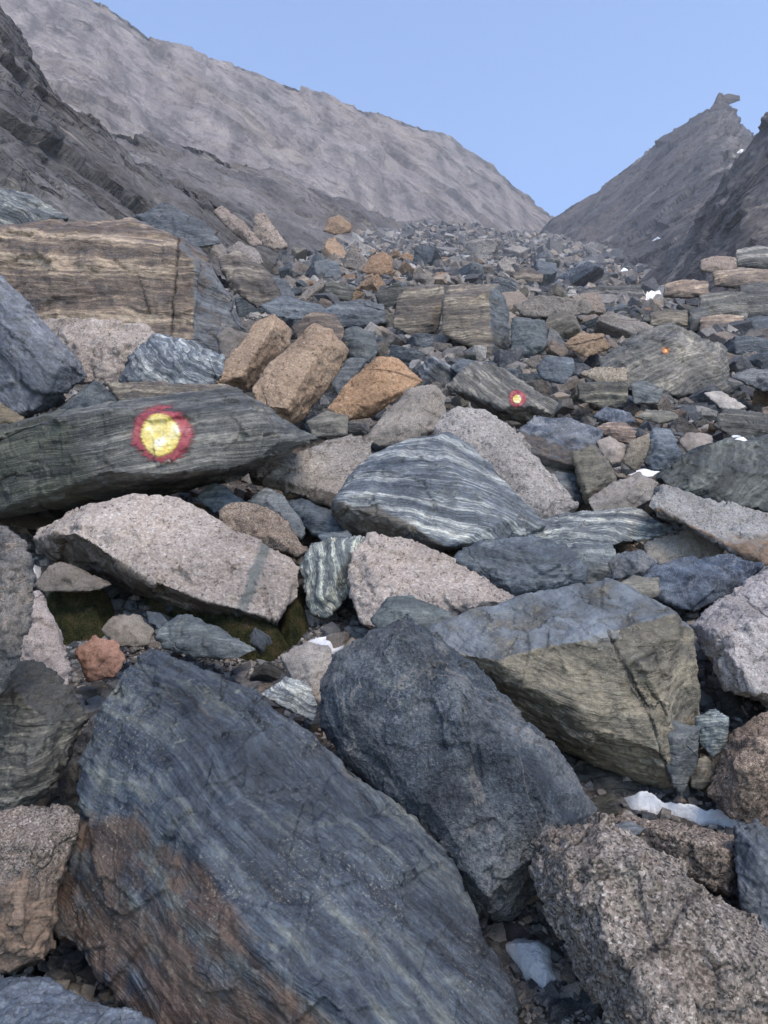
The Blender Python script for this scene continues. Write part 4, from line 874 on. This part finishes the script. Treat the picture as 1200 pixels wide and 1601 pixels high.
scatter(16, 330, 480, 380, 470, 13, 28)
scatter(16, 330, 820, 405, 500, 26, 42)
scatter(22, 780, 1200, 440, 620, 24, 42)
scatter(24, 330, 1200, 500, 640, 24, 40)
scatter(36, 400, 900, 410, 520, 13, 30)
scatter(40, 330, 1200, 440, 620, 13, 28)
scatter(36, 480, 1200, 520, 720, 14, 32)
scatter(12, 180, 420, 300, 400, 10, 24)
scatter(44, 0, 1200, 620, 960, 12, 34)
scatter(18, 0, 1200, 850, 1600, 14, 36)
scatter(24, 300, 1100, 395, 450, 7, 15)
print('loose rocks', NF, 'heroes', len(HEROES))

# ------------------------------------------------------------------ scree and gravel: uncountable small stones, two sheets of real stones
def stones(name, spots, kind_cols, seed, flat=.7):
    rs2 = np.random.RandomState(seed); protos = []
    for k in range(10):
        r = random.Random(seed * 10 + k)
        bm = hull_bm([np.array([sx * r.uniform(.5, 1), sy * r.uniform(.4, .9), sz * r.uniform(.4, .9)]) for sx in (-1, 1) for sy in (-1, 1) for sz in (-1, 1)], 3, .2, r)
        bmesh.ops.triangulate(bm, faces=bm.faces[:])
        bm.verts.index_update()
        protos.append((np.array([v.co[:] for v in bm.verts]), np.array([[v.index for v in f.verts] for f in bm.faces]))); bm.free()
    Vs, Fs, Cs, off = [], [], [], 0
    for (x, y, z, r) in spots:
        v, f = protos[rs2.randint(10)]
        e = Euler((rs2.normal(.3, .3), rs2.normal(0, .3), rs2.uniform(0, 6.28))).to_matrix()
        s = r * rs2.uniform(.75, 1.3, 3); s[2] *= flat
        w = (v * s) @ np.array(e).T + np.array([x, y, z + r * .15])
        Vs.append(w); Fs.append(f + off); off += len(v); Cs.append(np.full(len(v), rs2.rand()))
    V = np.concatenate(Vs); Fc = np.concatenate(Fs); c = np.concatenate(Cs)
    me = bpy.data.meshes.new(name)
    me.vertices.add(len(V)); me.vertices.foreach_set('co', V.astype(np.float32).ravel())
    me.loops.add(len(Fc) * 3); me.loops.foreach_set('vertex_index', Fc.astype(np.int32).ravel())
    me.polygons.add(len(Fc)); me.polygons.foreach_set('loop_start', np.arange(0, len(Fc) * 3, 3, dtype=np.int32))
    me.update(); me.validate(); me.shade_flat()
    a = me.attributes.new('tone', 'FLOAT', 'POINT'); a.data.foreach_set('value', c.astype(np.float32))
    me.materials.append(kind_cols)
    o = bpy.data.objects.new(name, me); link(o, kind='stuff'); return o
def scree_material(name, k, dark=1.0):
    t = NT(name); o = t.vmul(t.obj(), k)
    c = t.ramp(t.attr('tone'), [(0, (.065, .065, .07)), (.2, (.13, .13, .135)), (.45, (.20, .19, .18)), (.65, (.26, .23, .205)), (.78, (.34, .27, .21)), (.9, (.36, .33, .30)), (1, (.42, .39, .36))])
    c = t.mix(1, c, t.ramp(t.noise(o, 6, 6, .65), [(.3, .55 * dark), (.7, 1.3 * dark)]), 'MULTIPLY')
    c = t.mix(1, c, t.ramp(t.noise(o, 60, 3, .7), [(.3, .75), (.7, 1.2)]), 'MULTIPLY')
    return t.out(c, .9, t.bump(t.noise(o, 9, 8, .7), .8, .12 / k), .25)
def spread_spots(n, x0, x1, f_y, r0, r1, big=.2, y1=230, rmax=9, heroes=None):
    u = np.random.RandomState(n); px = u.uniform(x0, x1, n); py = f_y(u.rand(n)); Y = ground_Y_arr(px, py, y1=y1)
    ok = ~np.isnan(Y)
    for s in [q[1] for q in SNOW] + MOSS: ok &= poly_in(s, px, py) == 0
    for (_o, pl, hy) in HEROES:
        ins = poly_in(pl, px, py) > 0
        if heroes is None: ok &= ~(ins & (hy > 2.9))
    px, py, Y = px[ok], py[ok], Y[ok]; m = len(px)
    x = (px - 600) / F * Y / (FW[1] + UP[1] * (800.5 - py) / F)
    r = r0 * (r1 / r0) ** (u.rand(m) ** 1.6) * Y / F * np.where(u.rand(m) < big, 1.6, 1)
    return list(zip(x, Y, G_arr(x, Y), np.minimum(r, rmax)))
SS = scree_material('scree_stone', .8)
spots = spread_spots(8500, 180, 1300, lambda q: 392 + 190 * q ** 1.35, 2.5, 11)
spots += spread_spots(4200, 480, 960, lambda q: 352 + 62 * q, 1.8, 6.5, y1=300)
spots += spread_spots(2200, 150, 620, lambda q: 300 + 110 * q, 2.5, 11)
spots += spread_spots(3200, -20, 1220, lambda q: 470 + 260 * q, 5, 20)
spots += spread_spots(900, -20, 1220, lambda q: 700 + 200 * q, 6, 17)
for x0, x1 in ((-900, 0), (1200, 2300)):          # the rubble goes on beyond both sides of the view
    spots += spread_spots(1500, x0, x1, lambda q: 480 + 900 * q ** 1.3, 12, 60, .25, rmax=.45)
stones('scree', spots, SS, 3)
spots = spread_spots(9000, -60, 1260, lambda q: 560 + 1080 * q, 2.5, 10, .10, rmax=.06, heroes=0)
spots += spread_spots(1500, -60, 1260, lambda q: 850 + 720 * q, 8, 22, .0, rmax=.06, heroes=0)
for (x0, x1, y0_, y1_) in ((690, 960, 1380, 1620), (80, 300, 1500, 1610), (60, 520, 960, 1090)):
    spots += spread_spots(2600, x0, x1, lambda q: y0_ + (y1_ - y0_) * q, 2, 7, .05, heroes=0)
for x0, x1 in ((-900, -60), (1260, 2300)): spots += spread_spots(2500, x0, x1, lambda q: 560 + 1000 * q, 3, 12, .1, rmax=.07, heroes=0)
stones('gravel', spots, scree_material('gravel_stone', 6, .9), 5)

# ------------------------------------------------------------------ painted trail marks (part of the rock that carries them)
def paint_mesh(rock, cx, cy, r, seed, lift):
    me = rock.data; co = np.empty(len(me.vertices) * 3, np.float32); me.vertices.foreach_get('co', co); co = co.reshape(-1, 3)
    bv = BVHTree.FromPolygons([tuple(v) for v in co], [tuple(p.vertices) for p in me.polygons])
    n = 70; V, A, idx = [], [], {}
    org = -np.array(rock.location)
    for i in range(n + 1):
        for j in range(n + 1):
            a, b = (i / n * 2 - 1) * 1.3, (j / n * 2 - 1) * 1.3
            h = bv.ray_cast(Vector(org), Vector(ray(cx + a * r[0], cy + b * r[1])).normalized())
            if h[0] is None: continue
            idx[i, j] = len(V); V.append(h[0] - Vector(ray(cx, cy)).normalized() * lift); A.append(math.hypot(a, b))
    Fc = [[idx[k] for k in ((i, j), (i + 1, j), (i + 1, j + 1), (i, j + 1))] for i in range(n) for j in range(n)
          if all(k in idx for k in ((i, j), (i + 1, j), (i + 1, j + 1), (i, j + 1)))]
    Fc = [f for f in Fc if min(A[k] for k in f) < 1.25]
    return V, A, Fc
def paint_material(name, cols, rad, sc, wob=1.0):
    t = NT(name); o = t.obj(); r = t.attr('radius')
    r = t.ma('ADD', r, t.ma('ADD', t.ma('MULTIPLY', t.ma('SUBTRACT', t.noise(o, 4.0 * sc, 3, .55), .5), .85 * wob), t.ma('MULTIPLY', t.ma('SUBTRACT', t.noise(t.map(o, sc=(1, 1, 2.5)), 30 * sc, 5, .8), .5), .75 * wob)))
    al = t.ramp(r, [(rad * .86, 1.0), (rad * 1.02, 0.0)])
    wear = t.ramp(t.noise(t.map(o, sc=(1, 1, 3)), 26 * sc, 5, .7), [(.33, 0.0), (.42, 1.0)])
    al = t.ma('MULTIPLY', al, t.ma('MULTIPLY_ADD', wear, .4, .6))
    c = t.ramp(t.noise(o, 11 * sc, 5, .6), cols)
    c = t.mix(1, c, t.ramp(t.noise(t.map(o, sc=(1, 1, 4)), 40 * sc, 4, .7), [(.3, .72), (.7, 1.12)]), 'MULTIPLY')
    return t.out(c, .6, t.bump(t.noise(t.map(o, sc=(1, 1, 4)), 40 * sc, 4, .7), .5, .004), .35, al)
def trail_mark(rock, cx, cy, r_out, r_in, sc, reds, yellows, off=(0, 0)):
    par = None
    for nm, rr, ox, oy, cols, lift in (('trail_mark', r_out, 0, 0, reds, .003), ('yellow_centre', r_in, off[0], off[1], yellows, .006)):
        V, A, Fc = paint_mesh(rock, cx + ox, cy + oy, rr, 1, lift * max(1, 2 / sc))
        me = bpy.data.meshes.new(nm); me.from_pydata([tuple(v) for v in V], [], Fc); me.update()
        me.polygons.foreach_set('use_smooth', np.ones(len(me.polygons), bool))
        a = me.attributes.new('radius', 'FLOAT', 'POINT'); a.data.foreach_set('value', np.array(A, np.float32))
        me.materials.append(paint_material(nm, cols, .95, sc, 1.0 if par is None else .5))
        o = bpy.data.objects.new(nm, me); link(o)
        o.parent = par or rock; par = o
RED = [(.3, (.17, .03, .04)), (.5, (.30, .055, .065)), (.7, (.36, .12, .12))]
YEL = [(.3, (.52, .38, .09)), (.46, (.66, .51, .13)), (.58, (.72, .60, .24)), (.69, (.76, .72, .60))]
trail_mark(marked, 254, 678, (50, 52), (33, 37), 1.0, RED, YEL, (-3, 2))
trail_mark(marked2, 808, 624, (15, 15), (7.5, 7.5), 1.6, RED, YEL)
trail_mark(marked3, 1041, 548, (6.5, 5.5), (3, 3), 1.4, [(.3, (.35, .10, .04)), (.6, (.55, .2, .07))], [(.3, (.7, .35, .1)), (.6, (.8, .5, .2))])

# ------------------------------------------------------------------ snow and moss, draped over what lies beneath
def world_bvh(rocks):
    V, Fc, off = [], [], 0
    for o in rocks:
        me = o.data; co = np.empty(len(me.vertices) * 3, np.float32); me.vertices.foreach_get('co', co)
        co = co.reshape(-1, 3) + np.array(o.location); V.append(co)
        Fc += [tuple(i + off for i in p.vertices) for p in me.polygons]; off += len(co)
    return BVHTree.FromPolygons([tuple(v) for v in np.concatenate(V)], Fc)
BVH = {}
def drape(name, label, cat, poly, h, mat, rocks, seed, step=2.0, rough=.25, kind=None, group=None, only_ground=False):
    key = tuple(o.name for o in rocks)
    if key not in BVH: BVH[key] = world_bvh(rocks)
    bv = BVH[key]
    xs = [p[0] for p in poly]; ys = [p[1] for p in poly]; m = 6
    nx = int((max(xs) - min(xs) + 2 * m) / step) + 1; ny = int((max(ys) - min(ys) + 2 * m) / step) + 1
    gx_, gy_ = np.meshgrid(min(xs) - m + np.arange(nx) * step, min(ys) - m + np.arange(ny) * step)
    E = np.array(poly, float); E2 = np.roll(E, -1, 0)
    pts = np.stack([gx_.ravel(), gy_.ravel()], 1)
    wob = np.stack([perlin(np.c_[pts * .035, np.full(len(pts), seed + .3)], 1), perlin(np.c_[pts * .035, np.full(len(pts), seed + 9.3)], 2)], 1) * 7
    q = pts + wob
    ins = poly_in(poly, q[:, 0], q[:, 1]) > 0
    d = np.full(len(q), 1e9)
    for a, b in zip(E, E2):
        ab = b - a; t = np.clip(((q - a) @ ab) / (ab @ ab + 1e-9), 0, 1); d = np.minimum(d, np.linalg.norm(q - a - t[:, None] * ab, axis=1))
    sd_ = np.where(ins, d, -d)
    V, ok = np.zeros((len(q), 3)), np.zeros(len(q), bool)
    for i, (x, y) in enumerate(pts):
        hit = bv.ray_cast(Vector((0, 0, 0)), Vector(ray(x, y)).normalized())
        if hit[0] is None: continue
        V[i] = hit[0]; ok[i] = True
    Vg = V.reshape(ny, nx, 3)
    dist = np.linalg.norm(V, axis=1).reshape(ny, nx)
    for _ in range(3):
        pd = np.pad(dist, 1, mode='edge'); dist = (pd[:-2, 1:-1] + pd[2:, 1:-1] + pd[1:-1, :-2] + pd[1:-1, 2:] + dist) / 5
    dirs = V / (np.linalg.norm(V, axis=1, keepdims=True) + 1e-9)
    V = dirs * dist.reshape(-1, 1)
    mx = sd_.max(); prof = sstep(-min(6, .4 * mx), min(22, 1.5 * mx), sd_) * 1.25 - .25 + .12 * fbm(np.c_[pts * .12, np.full(len(pts), seed)], 3, seed)
    V[:, 2] += h * prof * (1 + rough * (fbm(V * 9 * .05 / h, 4, seed) + (.18 * fbm(V * 55, 3, seed + 4) if name == 'moss' else 0))); V[:, 1] -= h * .6 * prof
    keep = ok & (sd_ > -6)
    idx = np.arange(len(q)).reshape(ny, nx)
    Fc = np.stack([idx[:-1, :-1], idx[1:, :-1], idx[1:, 1:], idx[:-1, 1:]], -1).reshape(-1, 4)
    Fc = Fc[keep[Fc].all(1)]
    used = np.unique(Fc); remap = -np.ones(len(q), int); remap[used] = np.arange(len(used))
    c = V[used].mean(0); edge = np.clip(sd_ / min(9, .45 * mx), -1, 1)[used]
    me = bpy.data.meshes.new(name); me.from_pydata((V[used] - c).tolist(), [], remap[Fc].tolist()); me.update()
    me.polygons.foreach_set('use_smooth', np.ones(len(me.polygons), bool)); me.materials.append(mat)
    at = me.attributes.new('edge', 'FLOAT', 'POINT'); at.data.foreach_set('value', edge.astype(np.float32))
    o = bpy.data.objects.new(name, me); o.location = c; link(o, label, cat, group, kind); return o
def snow_mat():
    t = NT('old_snow'); o = t.obj()
    c = t.ramp(t.noise(o, 22, 6, .65), [(.3, (.82, .83, .84)), (.6, (.93, .93, .93))])
    c = t.mix(t.ramp(t.noise(o, 130, 3, .6), [(.64, 0.0), (.72, .5)]), c, (.30, .275, .25))
    e = t.ma('ADD', t.attr('edge'), t.ma('MULTIPLY', t.ma('SUBTRACT', t.noise(o, 55, 5, .75), .5), 1.6))
    c = t.mix(t.ramp(e, [(.1, .75), (.8, 0.0)]), c, (.42, .40, .37))
    return t.out(c, .9, t.bump(t.noise(o, 150, 5, .75), .9, .010), .15, t.ramp(e, [(.0, 0.0), (.14, 1.0)]))
def moss_mat():
    t = NT('moss'); o = t.obj()
    c = t.ramp(t.noise(o, 14, 7, .7), [(.3, (.012, .014, .008)), (.44, (.030, .034, .014)), (.53, (.055, .050, .022)), (.63, (.085, .060, .032)), (.75, (.16, .145, .105))])
    c = t.mix(1, c, t.ramp(t.noise(o, 220, 3, .7), [(.34, .35), (.66, 2.1)]), 'MULTIPLY')
    return t.out(c, 1.0, t.bump(t.noise(o, 130, 5, .75), 1.0, .035), .05)
SN, MO = snow_mat(), moss_mat()
base = [ground]
near_rocks = [ground] + [h[0] for h in HEROES if h[2] < 3.0]
farl = [ground, bpy.data.objects['right_cliff'], bpy.data.objects['right_peak']]
for k, (lab, pl, h, st) in enumerate(SNOW): drape('snow_patch', lab, 'snow', pl, h, SN, base if h < .4 else farl, k + 1, st)
drape('snow_patch', 'snow cap on the pale speckled stone between the two big foreground boulders', 'snow', [(476,1004),(495,988),(520,985),(544,994),(538,1012),(522,1022),(505,1012)], .02, SN, near_rocks, 33)
mid = [ground] + [h[0] for h in HEROES if 3 < h[2] < 7]
drape('snow_patch', 'tiny snow patch on top of the big greenish-grey slab', 'snow', [(1142,683),(1162,680),(1170,687),(1150,691)], .012, SN, mid, 36, 1.2)
mr = [ground] + [h[0] for h in HEROES if h[0]['label'].startswith('grey-brown stone on the moss')]
for k, pl in enumerate(MOSS):
    drape('moss', None, None, pl, .07, MO, base, 21 + k, 1.6, .8, kind='stuff')
# ------------------------------------------------------------------ thin air between the camera and the far walls
def haze_box():
    bm = bmesh.new(); bmesh.ops.create_cube(bm, size=1)
    me = bpy.data.meshes.new('haze'); bm.to_mesh(me); bm.free()
    o = bpy.data.objects.new('haze', me); o.scale = (900, 620, 420); o.location = (0, 215, 110)
    t = NT('haze'); v = t.n('ShaderNodeVolumePrincipled'); v.inputs['Density'].default_value = HAZE
    v.inputs['Color'].default_value = (.90, .91, .98, 1); v.inputs['Anisotropy'].default_value = .1
    ou = t.n('ShaderNodeOutputMaterial'); t.t.links.new(v.outputs[0], ou.inputs['Volume']); me.materials.append(t.m); link(o, kind='stuff')
HAZE = .0009
haze_box()
if TMP.name in bpy.data.collections: bpy.data.collections.remove(TMP)
